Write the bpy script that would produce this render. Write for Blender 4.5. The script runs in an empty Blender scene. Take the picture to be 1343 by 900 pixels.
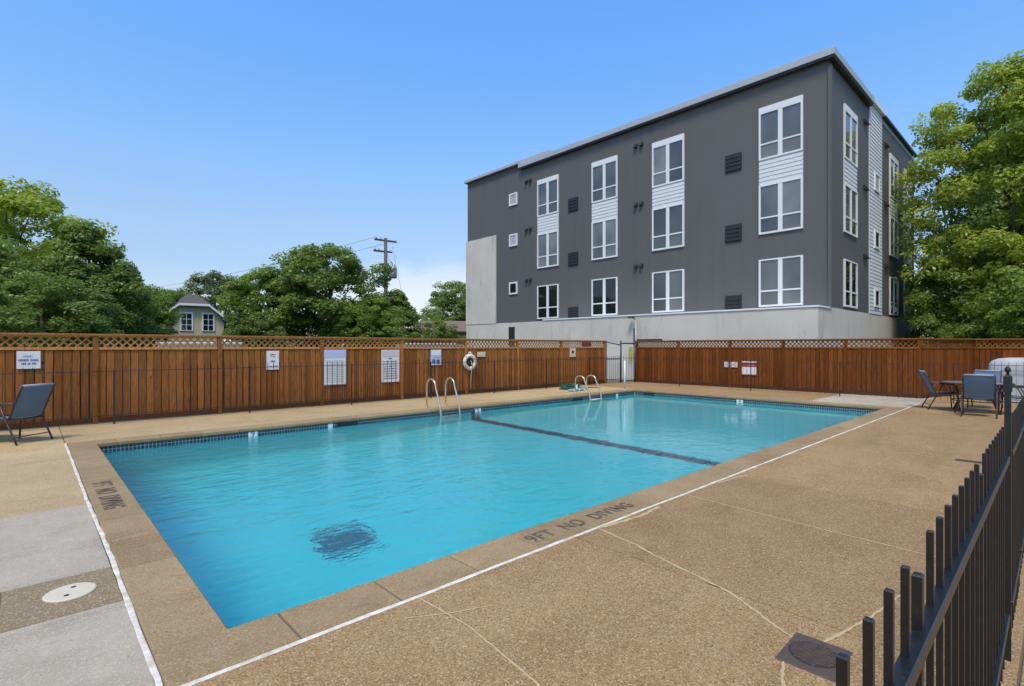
import bpy, math, random
import numpy as np
from mathutils import Vector, Matrix
R = math.radians
C = bpy.context.scene.collection
S = bpy.context.scene
random.seed(7)

# ---------------------------------------------------------------- camera
cam_d = bpy.data.cameras.new("camera")
cam_d.sensor_width = 36.0
cam_d.lens = 36.0 * 680.0 / 1343.0
cam_d.shift_y = 4.6 / 1343.0
cam_d.clip_start = 0.02
cam_d.clip_end = 3000
cam = bpy.data.objects.new("camera", cam_d)
C.objects.link(cam)
cam.location = (0, 0, 1.6)
cam.rotation_euler = (R(90), 0, R(46.97 - 90))
S.camera = cam

# ---------------------------------------------------------------- sky and sun
SUN_EL, SUN_AZ = 60.0, 215.0         # azimuth: direction towards the sun, ccw from +X
world = bpy.data.worlds.new("World")
S.world = world
world.use_nodes = True
wn, wl = world.node_tree.nodes, world.node_tree.links
wn.clear()
sky = wn.new("ShaderNodeTexSky")
sky.sky_type = 'NISHITA'
sky.sun_disc = False
sky.sun_elevation = R(SUN_EL)
sky.sun_rotation = R(90 - SUN_AZ)
sky.altitude = 200
sky.air_density = 1.0
sky.dust_density = 0.5
sky.ozone_density = 1.6
tc = wn.new("ShaderNodeTexCoord")
sep = wn.new("ShaderNodeSeparateXYZ")
wl.new(tc.outputs['Generated'], sep.inputs[0])
mp = wn.new("ShaderNodeMapping")
mp.inputs['Location'].default_value = (2.1, 0.4, 0.3)
mp.inputs['Rotation'].default_value = (0, 0, R(21.2))
mp.inputs['Scale'].default_value = (1.0, 1.0, 2.6)
wl.new(tc.outputs['Generated'], mp.inputs[0])
nz = wn.new("ShaderNodeTexNoise")
nz.inputs['Scale'].default_value = 4.2
nz.inputs['Detail'].default_value = 8
nz.inputs['Roughness'].default_value = 0.55
wl.new(mp.outputs[0], nz.inputs['Vector'])
cr = wn.new("ShaderNodeValToRGB")
cr.color_ramp.elements[0].position = 0.47
cr.color_ramp.elements[0].color = (0, 0, 0, 1)
cr.color_ramp.elements[1].position = 0.58
cr.color_ramp.elements[1].color = (1, 1, 1, 1)
wl.new(nz.outputs[0], cr.inputs[0])
el = wn.new("ShaderNodeMapRange")        # the bank of clouds stays low, near the horizon
el.inputs['From Min'].default_value = 0.10
el.inputs['From Max'].default_value = 0.19
el.inputs['To Min'].default_value = 1.0
el.inputs['To Max'].default_value = 0.0
wl.new(sep.outputs[2], el.inputs[0])
dt = wn.new("ShaderNodeVectorMath"); dt.operation = 'DOT_PRODUCT'; dt.inputs[1].default_value = (-0.6824, -0.731, 0)
wl.new(tc.outputs['Generated'], dt.inputs[0])
bk = wn.new("ShaderNodeMapRange"); bk.inputs['From Min'].default_value = 0.05; bk.inputs['From Max'].default_value = 0.5
bk.inputs['To Max'].default_value = 0.75
wl.new(dt.outputs['Value'], bk.inputs[0])
dz = wn.new("ShaderNodeVectorMath"); dz.operation = 'DOT_PRODUCT'; dz.inputs[1].default_value = (0.55, 0.835, 0)
wl.new(tc.outputs['Generated'], dz.inputs[0])
az = wn.new("ShaderNodeMapRange"); az.inputs['From Min'].default_value = 0.93; az.inputs['From Max'].default_value = 0.98
wl.new(dz.outputs['Value'], az.inputs[0])
ea = wn.new("ShaderNodeMath"); ea.operation = 'MULTIPLY'; wl.new(el.outputs[0], ea.inputs[0]); wl.new(az.outputs[0], ea.inputs[1])
mxx = wn.new("ShaderNodeMath"); mxx.operation = 'MAXIMUM'; wl.new(ea.outputs[0], mxx.inputs[0]); wl.new(bk.outputs[0], mxx.inputs[1])
mu = wn.new("ShaderNodeMath"); mu.operation = 'MULTIPLY'
wl.new(cr.outputs[0], mu.inputs[0]); wl.new(mxx.outputs[0], mu.inputs[1])
mu2 = wn.new("ShaderNodeMath"); mu2.operation = 'MULTIPLY'; mu2.inputs[1].default_value = 0.9
wl.new(mu.outputs[0], mu2.inputs[0])
mx = wn.new("ShaderNodeMixRGB")
mx.inputs[2].default_value = (4.1, 4.5, 4.9, 1)
hs_ = wn.new('ShaderNodeHueSaturation'); hs_.inputs['Saturation'].default_value = 1.10; hs_.inputs['Value'].default_value = 1.0
wl.new(sky.outputs[0], hs_.inputs['Color'])
skr = wn.new("ShaderNodeValToRGB")      # deeper blue overhead, paler and cooler towards the horizon
wl.new(sep.outputs[2], skr.inputs[0])
stops = ((0.0, (.60, .54, .60)), (.146, (.79, .73, .76)), (.21, (.96, .89, .86)), (.31, (1.03, 1.11, 1.13)), (.53, (.90, 1.32, 1.58)))
skr.color_ramp.elements[0].position = 0.0; skr.color_ramp.elements[0].color = (*[v/2 for v in stops[0][1]], 1)
skr.color_ramp.elements[1].position = .53; skr.color_ramp.elements[1].color = (*[v/2 for v in stops[4][1]], 1)
for p_, c_ in stops[1:4]:
    e_ = skr.color_ramp.elements.new(p_); e_.color = (*[v/2 for v in c_], 1)
mm1 = wn.new("ShaderNodeVectorMath"); mm1.operation = 'MULTIPLY'
wl.new(hs_.outputs[0], mm1.inputs[0]); wl.new(skr.outputs[0], mm1.inputs[1])
mm2 = wn.new("ShaderNodeVectorMath"); mm2.operation = 'SCALE'; mm2.inputs['Scale'].default_value = 2.0
wl.new(mm1.outputs[0], mm2.inputs[0])
wl.new(mu2.outputs[0], mx.inputs[0]); wl.new(mm2.outputs[0], mx.inputs[1])
bg = wn.new("ShaderNodeBackground")
bg.inputs['Strength'].default_value = 0.145
wl.new(mx.outputs[0], bg.inputs[0])
wo = wn.new("ShaderNodeOutputWorld")
wl.new(bg.outputs[0], wo.inputs[0])

sun_d = bpy.data.lights.new("sun", 'SUN')
sun_d.energy = 2.2
sun_d.angle = R(16)
sun_d.color = (1.0, 0.88, 0.72)
sun = bpy.data.objects.new("sun", sun_d)
C.objects.link(sun)
sd = Vector((math.cos(R(SUN_EL)) * math.cos(R(SUN_AZ)), math.cos(R(SUN_EL)) * math.sin(R(SUN_AZ)), math.sin(R(SUN_EL))))
sun.rotation_euler = sd.to_track_quat('Z', 'Y').to_euler()
sun.location = (0, 0, 40)

S.view_settings.view_transform = 'Standard'
S.view_settings.look = 'None'
S.view_settings.gamma = 1
S.view_settings.exposure = 0.5
S.view_settings.use_curve_mapping = False
cy = S.cycles
cy.use_denoising = True
cy.max_bounces = 10
cy.diffuse_bounces = 5
cy.glossy_bounces = 4
cy.transmission_bounces = 8
cy.transparent_max_bounces = 8
cy.caustics_refractive = True
cy.caustics_reflective = False
cy.sample_clamp_indirect = 6.0
cy.blur_glossy = 0.5

# ---------------------------------------------------------------- materials
def nmat(name):
    m = bpy.data.materials.new(name); m.use_nodes = True
    n, l = m.node_tree.nodes, m.node_tree.links
    b = n["Principled BSDF"]
    return m, n, l, b

def mixcol(n, l, fac, a, b):
    x = n.new("ShaderNodeMixRGB")
    if isinstance(fac, (int, float)): x.inputs[0].default_value = fac
    else: l.new(fac, x.inputs[0])
    for i, v in ((1, a), (2, b)):
        if isinstance(v, tuple): x.inputs[i].default_value = (*v, 1)
        else: l.new(v, x.inputs[i])
    return x.outputs[0]

def noise(n, l, scale, detail=4, rough=0.5, stretch=None, off=(0, 0, 0), vec=None):
    g = n.new("ShaderNodeNewGeometry")
    mpn = n.new("ShaderNodeMapping")
    mpn.inputs['Location'].default_value = off
    if stretch: mpn.inputs['Scale'].default_value = stretch
    l.new(vec or g.outputs['Position'], mpn.inputs[0])
    t = n.new("ShaderNodeTexNoise")
    t.inputs['Scale'].default_value = scale
    t.inputs['Detail'].default_value = detail
    t.inputs['Roughness'].default_value = rough
    l.new(mpn.outputs[0], t.inputs['Vector'])
    return t.outputs[0]

def ramp(n, l, src, p0, p1, c0=(0, 0, 0), c1=(1, 1, 1)):
    r = n.new("ShaderNodeValToRGB")
    r.color_ramp.elements[0].position = p0; r.color_ramp.elements[0].color = (*c0, 1)
    r.color_ramp.elements[1].position = p1; r.color_ramp.elements[1].color = (*c1, 1)
    l.new(src, r.inputs[0])
    return r.outputs[0]

def bump(n, l, b, src, dist, strength=1.0):
    u = n.new("ShaderNodeBump"); u.inputs['Strength'].default_value = strength
    u.inputs['Distance'].default_value = dist
    l.new(src, u.inputs['Height']); l.new(u.outputs[0], b.inputs['Normal'])

def objrand(n, l, lo, hi):
    o = n.new("ShaderNodeObjectInfo")
    m = n.new("ShaderNodeMapRange")
    m.inputs['To Min'].default_value = lo; m.inputs['To Max'].default_value = hi
    l.new(o.outputs['Random'], m.inputs[0])
    return m.outputs[0]

def scalecol(n, l, col, fac):
    h = n.new("ShaderNodeHueSaturation")
    l.new(col, h.inputs['Color']); l.new(fac, h.inputs['Value'])
    return h.outputs[0]

def simple(name, col, rough=0.6, metal=0.0, var=0.12, scale=6.0, bmp=0.0, spec=0.5):
    m, n, l, b = nmat(name)
    d = tuple(max(0, c * (1 - var)) for c in col); e = tuple(min(1, c * (1 + var)) for c in col)
    l.new(mixcol(n, l, noise(n, l, scale, 5, 0.6), d, e), b.inputs['Base Color'])
    b.inputs['Roughness'].default_value = rough
    b.inputs['Metallic'].default_value = metal
    b.inputs['Specular IOR Level'].default_value = spec
    if bmp: bump(n, l, b, noise(n, l, scale * 8, 4), bmp)
    return m

M = {}
def aggregate(name, base, dark, light, blot):
    m, n, l, b = nmat(name)
    c = mixcol(n, l, ramp(n, l, noise(n, l, 0.55, 5, 0.6), 0.35, 0.66), base, blot)
    c = mixcol(n, l, ramp(n, l, noise(n, l, 2.3, 6, 0.7, off=(4, 1, 0)), 0.45, 0.75), c, tuple(x * 1.1 for x in base))
    g = n.new("ShaderNodeNewGeometry")
    v = n.new("ShaderNodeTexVoronoi"); v.inputs['Scale'].default_value = 130
    l.new(g.outputs['Position'], v.inputs['Vector'])
    c = mixcol(n, l, ramp(n, l, noise(n, l, 0.9, 7, 0.75, stretch=(1, 2.2, 1), off=(8, 2, 0)), 0.52, 0.70), c, tuple(x * k for x, k in zip(blot, (.86, .88, .86))))
    c = mixcol(n, l, ramp(n, l, noise(n, l, 3.5, 6, 0.7, off=(1, 9, 0)), 0.60, 0.72), c, tuple(x * k for x, k in zip(base, (1.12, 1.08, 1.08))))
    sp = n.new("ShaderNodeSeparateColor"); l.new(v.outputs['Color'], sp.inputs[0])
    c2 = mixcol(n, l, ramp(n, l, sp.outputs[0], 0.62, 1.7), c, dark)
    c2 = mixcol(n, l, ramp(n, l, sp.outputs[1], 0.74, 1.9), c2, light)
    c3 = mixcol(n, l, ramp(n, l, noise(n, l, 10, 4, 0.7, off=(9, 3, 0)), 0.66, 0.78), c2, dark)
    c3 = mixcol(n, l, ramp(n, l, noise(n, l, 38, 3, 0.6, off=(2, 7, 0)), 0.66, 0.73), c3, tuple(x * .45 for x in dark))
    c4 = scalecol(n, l, c3, objrand(n, l, 0.90, 1.08))
    l.new(c4, b.inputs['Base Color'])
    b.inputs['Roughness'].default_value = 0.88
    b.inputs['Specular IOR Level'].default_value = 0.25
    bump(n, l, b, noise(n, l, 110, 3, 0.7), 0.004, 0.8)
    return m
M['deck_light'] = aggregate('deck_light', (0.50, 0.36, 0.185), (0.34, 0.22, 0.10), (0.60, 0.46, 0.27), (0.42, 0.285, 0.135))
M['deck'] = aggregate('deck_aggregate', (0.375, 0.232, 0.102), (0.195, 0.108, 0.045), (0.53, 0.38, 0.22), (0.30, 0.168, 0.066))
M['deck_grey'] = aggregate('deck_grey', (0.44, 0.365, 0.265), (0.38, 0.315, 0.225), (0.50, 0.42, 0.315), (0.325, 0.262, 0.185))
M['deck_strip'] = aggregate('deck_strip', (0.245, 0.16, 0.068), (0.2, 0.15, 0.09), (0.44, 0.37, 0.25), (0.27, 0.205, 0.12))
M['coping'] = aggregate('coping', (0.355, 0.245, 0.125), (0.26, 0.17, 0.08), (0.43, 0.31, 0.175), (0.265, 0.172, 0.08))

m, n, l, b = nmat('joint_fill'); M['joint'] = m
l.new(mixcol(n, l, noise(n, l, 8, 4), (0.10, 0.075, 0.05), (0.19, 0.145, 0.10)), b.inputs['Base Color']); b.inputs['Roughness'].default_value = 0.95
m, n, l, b = nmat('caulk'); M['caulk'] = m
c = mixcol(n, l, ramp(n, l, noise(n, l, 9, 6, 0.7), 0.35, 0.62), (0.50, 0.40, 0.28), (0.80, 0.73, 0.60))
c = mixcol(n, l, ramp(n, l, noise(n, l, 26, 4, 0.7, off=(3, 1, 0)), 0.62, 0.74), c, (0.38, 0.30, 0.2))
l.new(c, b.inputs['Base Color']); b.inputs['Roughness'].default_value = 0.8
M['crack'] = simple('crack_filler', (0.50, 0.36, 0.19), 0.9, var=0.2, scale=14)
M['darkpaint'] = simple('stencil_paint', (0.105, 0.075, 0.05), 0.85, var=0.45, scale=30)

def wood(name, c0, c1, c2):
    m, n, l, b = nmat(name)
    g1 = noise(n, l, 9, 6, 0.65, stretch=(6, 6, 0.45))
    g2 = noise(n, l, 2.2, 4, 0.6, stretch=(1, 1, 0.5), off=(5, 2, 1))
    c = mixcol(n, l, ramp(n, l, g1, 0.36, 0.64), c0, c1)
    c = mixcol(n, l, ramp(n, l, g2, 0.5, 0.72), c, c2)
    # darker brown towards the foot, broken up by noise
    g = n.new("ShaderNodeNewGeometry"); s = n.new("ShaderNodeSeparateXYZ"); l.new(g.outputs['Position'], s.inputs[0])
    mr = n.new("ShaderNodeMapRange"); mr.inputs['From Min'].default_value = 0.08; mr.inputs['From Max'].default_value = 0.62
    mr.inputs['To Min'].default_value = 0.55; mr.inputs['To Max'].default_value = 0.0
    l.new(s.outputs[2], mr.inputs[0])
    mm = n.new("ShaderNodeMath"); mm.operation = 'MULTIPLY'; l.new(mr.outputs[0], mm.inputs[0]); l.new(noise(n, l, 3, 4, 0.6, stretch=(2, 2, .6)), mm.inputs[1])
    c = mixcol(n, l, mm.outputs[0], c, (0.07, 0.035, 0.018))
    k = n.new("ShaderNodeTexNoise"); k.inputs['Scale'].default_value = 5
    c = mixcol(n, l, ramp(n, l, noise(n, l, 7, 2, 0.4, stretch=(1, 1, 0.7), off=(7, 7, 2)), 0.735, 0.775), c, (0.05, 0.022, 0.01))
    c = scalecol(n, l, c, objrand(n, l, 0.68, 1.22))
    l.new(c, b.inputs['Base Color']); b.inputs['Roughness'].default_value = 0.75
    b.inputs['Specular IOR Level'].default_value = 0.15
    bump(n, l, b, g1, 0.004, 0.6)
    return m
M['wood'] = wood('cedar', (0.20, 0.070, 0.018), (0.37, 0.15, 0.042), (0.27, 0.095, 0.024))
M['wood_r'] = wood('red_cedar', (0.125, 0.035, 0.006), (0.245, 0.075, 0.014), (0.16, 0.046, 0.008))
M['wood_trim'] = wood('cedar_trim', (0.33, 0.14, 0.042), (0.53, 0.26, 0.092), (0.42, 0.19, 0.06))
M['wood_redboard'] = simple('red_board', (0.16, 0.035, 0.018), 0.7)
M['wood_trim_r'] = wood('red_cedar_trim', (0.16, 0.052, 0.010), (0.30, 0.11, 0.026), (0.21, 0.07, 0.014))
M['post_wood'] = wood('cedar_post', (0.25, 0.09, 0.02), (0.44, 0.19, 0.05), (0.33, 0.12, 0.03))
M['kick'] = wood('cedar_kickboard', (0.075, 0.027, 0.008), (0.13, 0.048, 0.014), (0.09, 0.032, 0.01))

m, n, l, b = nmat('iron'); M['iron'] = m
l.new(mixcol(n, l, ramp(n, l, noise(n, l, 40, 5, .7), .55, .75), (0.011, 0.0105, 0.011), (0.028, 0.023, 0.021)), b.inputs['Base Color'])
b.inputs['Roughness'].default_value = 0.36; b.inputs['Specular IOR Level'].default_value = 0.6
bump(n, l, b, noise(n, l, 160, 3), 0.0008, 0.5)

# water
m = bpy.data.materials.new('pool_water'); m.use_nodes = True; M['water'] = m
n, l = m.node_tree.nodes, m.node_tree.links; n.clear()
out = n.new("ShaderNodeOutputMaterial")
gl = n.new("ShaderNodeBsdfGlass"); gl.inputs['IOR'].default_value = 1.33; gl.inputs['Roughness'].default_value = 0.0
gl.inputs['Color'].default_value = (1, 1, 1, 1)
va = n.new("ShaderNodeVolumeAbsorption"); va.inputs['Color'].default_value = (0.03, 0.945, 0.965, 1); va.inputs['Density'].default_value = 0.16
w1 = noise(n, l, 2.2, 3, 0.55, stretch=(1.0, 1.5, 1)); w2 = noise(n, l, 7.5, 3, 0.55, stretch=(0.8, 1.3, 1), off=(3, 3, 0))
ad = n.new("ShaderNodeMath"); ad.operation = 'MULTIPLY_ADD'; ad.inputs[1].default_value = 0.42; l.new(w2, ad.inputs[0]); l.new(w1, ad.inputs[2])
# calmer patches between breezes
amp = ramp(n, l, noise(n, l, 0.30, 2, 0.5, off=(2.9, 0.4, 0)), 0.36, 0.60, (0.55,) * 3, (1,) * 3)
gp = n.new("ShaderNodeNewGeometry"); sx_ = n.new("ShaderNodeSeparateXYZ"); l.new(gp.outputs['Position'], sx_.inputs[0])
br_ = n.new("ShaderNodeMapRange"); br_.inputs['From Min'].default_value = 4.0; br_.inputs['From Max'].default_value = 9.5
br_.inputs['To Min'].default_value = 1.0; br_.inputs['To Max'].default_value = 0.16; l.new(sx_.outputs[0], br_.inputs[0])
am0 = n.new("ShaderNodeMath"); am0.operation = 'MULTIPLY'; l.new(amp, am0.inputs[0]); l.new(br_.outputs[0], am0.inputs[1]); amp = am0.outputs[0]
am2 = n.new("ShaderNodeMath"); am2.operation = 'MULTIPLY'; l.new(ad.outputs[0], am2.inputs[0]); l.new(amp, am2.inputs[1])
bu = n.new("ShaderNodeBump"); bu.inputs['Distance'].default_value = 0.036; bu.inputs['Strength'].default_value = 1.0
l.new(am2.outputs[0], bu.inputs['Height']); l.new(bu.outputs[0], gl.inputs['Normal'])
l.new(gl.outputs[0], out.inputs['Surface']); l.new(va.outputs[0], out.inputs['Volume'])

m, n, l, b = nmat('pool_plaster'); M['plaster'] = m
l.new(mixcol(n, l, noise(n, l, 1.1, 5, .6), (0.12, 0.69, 0.71), (0.18, 0.75, 0.77)), b.inputs['Base Color']); b.inputs['Roughness'].default_value = 0.9
m, n, l, b = nmat('navy_tile'); M['tile'] = m
at = n.new("ShaderNodeAttribute"); at.attribute_name = 'tint'
l.new(mixcol(n, l, at.outputs['Fac'], (0.008, 0.026, 0.045), (0.03, 0.085, 0.12)), b.inputs['Base Color']); b.inputs['Roughness'].default_value = 0.15
M['grout'] = simple('grout', (0.42, 0.44, 0.40), 0.9)
M['stripe'] = simple('stripe_tile', (0.0, 0.085, 0.15), 0.9, var=0.3, scale=20)
M['white'] = simple('white_plastic', (0.78, 0.77, 0.74), 0.5, var=0.04)
M['cream'] = simple('cream_plastic', (0.62, 0.53, 0.37), 0.6, var=0.08, scale=10)
M['black'] = simple('black_plastic', (0.015, 0.015, 0.015), 0.5)
M['drain'] = simple('drain_grate', (0.13, 0.25, 0.30), 0.6)
M['steel'] = simple('steel_deck_reflection', (0.72, 0.60, 0.43), 0.3, metal=0.9, var=0.05)  # ladder steel with the deck's tan reflection put into its base colour
M['galv'] = simple('galvanised', (0.38, 0.39, 0.40), 0.45, metal=0.6)
M['dkmetal'] = simple('dark_metal', (0.045, 0.047, 0.05), 0.5, metal=0.2)
M['castiron'] = simple('cast_iron', (0.09, 0.062, 0.045), 0.75, var=0.25, scale=25, bmp=0.001)
M['castdark'] = simple('cast_iron_groove', (0.035, 0.024, 0.02), 0.8, var=0.2)
M['bronze'] = simple('bronze_frame', (0.075, 0.05, 0.042), 0.45, metal=0.3)
M['sling'] = simple('blue_sling', (0.115, 0.165, 0.235), 0.8, var=0.1, scale=60, bmp=0.0006)
M['slingedge'] = simple('sling_hem', (0.33, 0.37, 0.42), 0.8)
m, n, l, b = nmat('table_glass'); M['tglass'] = m
b.inputs['Base Color'].default_value = (0.33, 0.31, 0.29, 1); b.inputs['Roughness'].default_value = 0.12
M['hose'] = simple('green_hose', (0.02, 0.10, 0.065), 0.5)
M['teal'] = simple('teal_plastic', (0.20, 0.42, 0.40), 0.5)
M['rope'] = simple('rope', (0.50, 0.44, 0.34), 0.9)
M['ring'] = simple('ring_buoy', (0.70, 0.64, 0.55), 0.6, var=0.06)
M['signwhite'] = simple('sign_white', (0.72, 0.70, 0.68), 0.5, var=0.03)
M['signpink'] = simple('sign_pinkish', (0.62, 0.50, 0.50), 0.5, var=0.05)
M['signlilac'] = simple('sign_lilac', (0.50, 0.50, 0.66), 0.5, var=0.05)
M['signred'] = simple('sign_red', (0.30, 0.03, 0.03), 0.5)
M['inkblue'] = simple('ink_blue', (0.10, 0.12, 0.30), 0.6)
M['inkred'] = simple('ink_red', (0.34, 0.07, 0.08), 0.6)
M['ink'] = simple('ink_dark', (0.06, 0.06, 0.08), 0.6)
M['inkgrey'] = simple('ink_grey', (0.32, 0.33, 0.36), 0.6)
M['yellow'] = simple('sign_yellow', (0.52, 0.52, 0.12), 0.6)
m, n, l, b = nmat('grey_siding'); M['grey'] = m
st = noise(n, l, 3.0, 3, 0.5, stretch=(1, 1, 0.05)); lg = noise(n, l, 0.25, 4, 0.5)
c = mixcol(n, l, st, (0.088, 0.085, 0.080), (0.124, 0.119, 0.112)); c = mixcol(n, l, ramp(n, l, lg, .4, .65), c, (0.112, 0.108, 0.104))
l.new(c, b.inputs['Base Color']); b.inputs['Roughness'].default_value = 0.7
bump(n, l, b, st, 0.01, 0.25)
m, n, l, b = nmat('white_stucco'); M['stucco'] = m
c = mixcol(n, l, ramp(n, l, noise(n, l, 0.5, 5, .6), .35, .7), (0.55, 0.505, 0.425), (0.63, 0.58, 0.49))
c = mixcol(n, l, ramp(n, l, noise(n, l, 1.5, 6, .7, stretch=(1, 1, .22)), .56, .76), c, (0.35, 0.335, 0.295))
l.new(c, b.inputs['Base Color']); b.inputs['Roughness'].default_value = 0.9
bump(n, l, b, noise(n, l, 30, 4), 0.004, 0.5)
M['lap'] = simple('white_lap', (0.66, 0.66, 0.66), 0.6, var=0.03, scale=3)
M['trim'] = simple('white_trim', (0.76, 0.76, 0.75), 0.5, var=0.03)
M['coppingmetal'] = simple('parapet_metal', (0.44, 0.45, 0.46), 0.45, metal=0.2, var=0.06, scale=1)
m, n, l, b = nmat('pane'); M['pane'] = m
l.new(scalecol(n, l, mixcol(n, l, ramp(n, l, noise(n, l, .45, 2, .5), .35, .65), (0.06, 0.065, 0.062), (0.15, 0.158, 0.148)), objrand(n, l, 0.35, 1.6)), b.inputs['Base Color'])
b.inputs['Roughness'].default_value = 0.03; b.inputs['IOR'].default_value = 1.7; b.inputs['Specular IOR Level'].default_value = 0.6
bump(n, l, b, noise(n, l, .7, 2), 0.012, 0.4)
m, n, l, b = nmat('pane_dark'); M['pane_dark'] = m
b.inputs['Base Color'].default_value = (0.012, 0.015, 0.015, 1); b.inputs['Roughness'].default_value = 0.03; b.inputs['IOR'].default_value = 1.6
bump(n, l, b, noise(n, l, .7, 2), 0.012, 0.4)
M['blind'] = simple('blind', (0.42, 0.42, 0.42), 0.5, var=0.05)
M['vent'] = simple('vent_black', (0.018, 0.017, 0.018), 0.6)
M['ventslat'] = simple('vent_slat', (0.012, 0.011, 0.012), 0.5)
M['housecream'] = simple('house_cream', (0.50, 0.42, 0.26), 0.8, var=0.06)
M['shingle'] = simple('shingle', (0.10, 0.085, 0.075), 0.9, var=0.3, scale=5)
M['brownroof'] = simple('brown_roof', (0.19, 0.125, 0.085), 0.9, var=0.25, scale=4)
M['brick'] = simple('house_wall', (0.50, 0.36, 0.27), 0.9, var=0.2, scale=4)
M['bark'] = simple('bark', (0.095, 0.072, 0.052), 0.95, var=0.35, scale=8, bmp=0.01)
M['polewood'] = simple('pole_wood', (0.115, 0.09, 0.075), 0.9, var=0.25, scale=5)
M['wallpale'] = simple('pale_wall', (0.62, 0.58, 0.50), 0.85, var=0.1, scale=2)
M['cover'] = simple('grill_cover', (0.44, 0.44, 0.435), 0.7, var=0.14, scale=4)
m, n, l, b = nmat('ground'); M['ground'] = m
c = mixcol(n, l, ramp(n, l, noise(n, l, .12, 5, .6), .4, .6), (0.045, 0.07, 0.025), (0.10, 0.095, 0.08))
l.new(mixcol(n, l, noise(n, l, 6, 5, .7), c, (0.06, 0.075, 0.035)), b.inputs['Base Color']); b.inputs['Roughness'].default_value = 0.95

def leafmat(name, dark, light, trans):
    m = bpy.data.materials.new(name); m.use_nodes = True
    n, l = m.node_tree.nodes, m.node_tree.links; n.clear()
    at = n.new("ShaderNodeAttribute"); at.attribute_name = 'tint'
    c = mixcol(n, l, at.outputs['Fac'], dark, light)
    c = scalecol(n, l, c, objrand(n, l, 0.9, 1.1))
    d = n.new("ShaderNodeBsdfDiffuse"); t = n.new("ShaderNodeBsdfTranslucent")
    g = n.new("ShaderNodeBsdfGlossy"); g.inputs['Roughness'].default_value = 0.45
    l.new(c, d.inputs[0]); l.new(mixcol(n, l, 0.5, c, trans), t.inputs[0])
    x = n.new("ShaderNodeMixShader"); x.inputs[0].default_value = 0.45
    l.new(d.outputs[0], x.inputs[1]); l.new(t.outputs[0], x.inputs[2])
    y = n.new("ShaderNodeMixShader"); y.inputs[0].default_value = 0.04
    l.new(x.outputs[0], y.inputs[1]); l.new(g.outputs[0], y.inputs[2])
    o = n.new("ShaderNodeOutputMaterial"); l.new(y.outputs[0], o.inputs[0])
    return m
M['leaf_dark'] = leafmat('leaf_dark', (0.085, 0.14, 0.028), (0.24, 0.335, 0.068), (0.38, 0.54, 0.06))
M['leaf_mid'] = leafmat('leaf_mid', (0.09, 0.155, 0.024), (0.27, 0.375, 0.055), (0.38, 0.54, 0.05))
M['leaf_yellow'] = leafmat('leaf_yellow', (0.19, 0.25, 0.028), (0.47, 0.55, 0.08), (0.62, 0.73, 0.06))
M['leaf_olive'] = leafmat('leaf_olive', (0.11, 0.145, 0.055), (0.25, 0.30, 0.12), (0.32, 0.40, 0.12))

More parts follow.
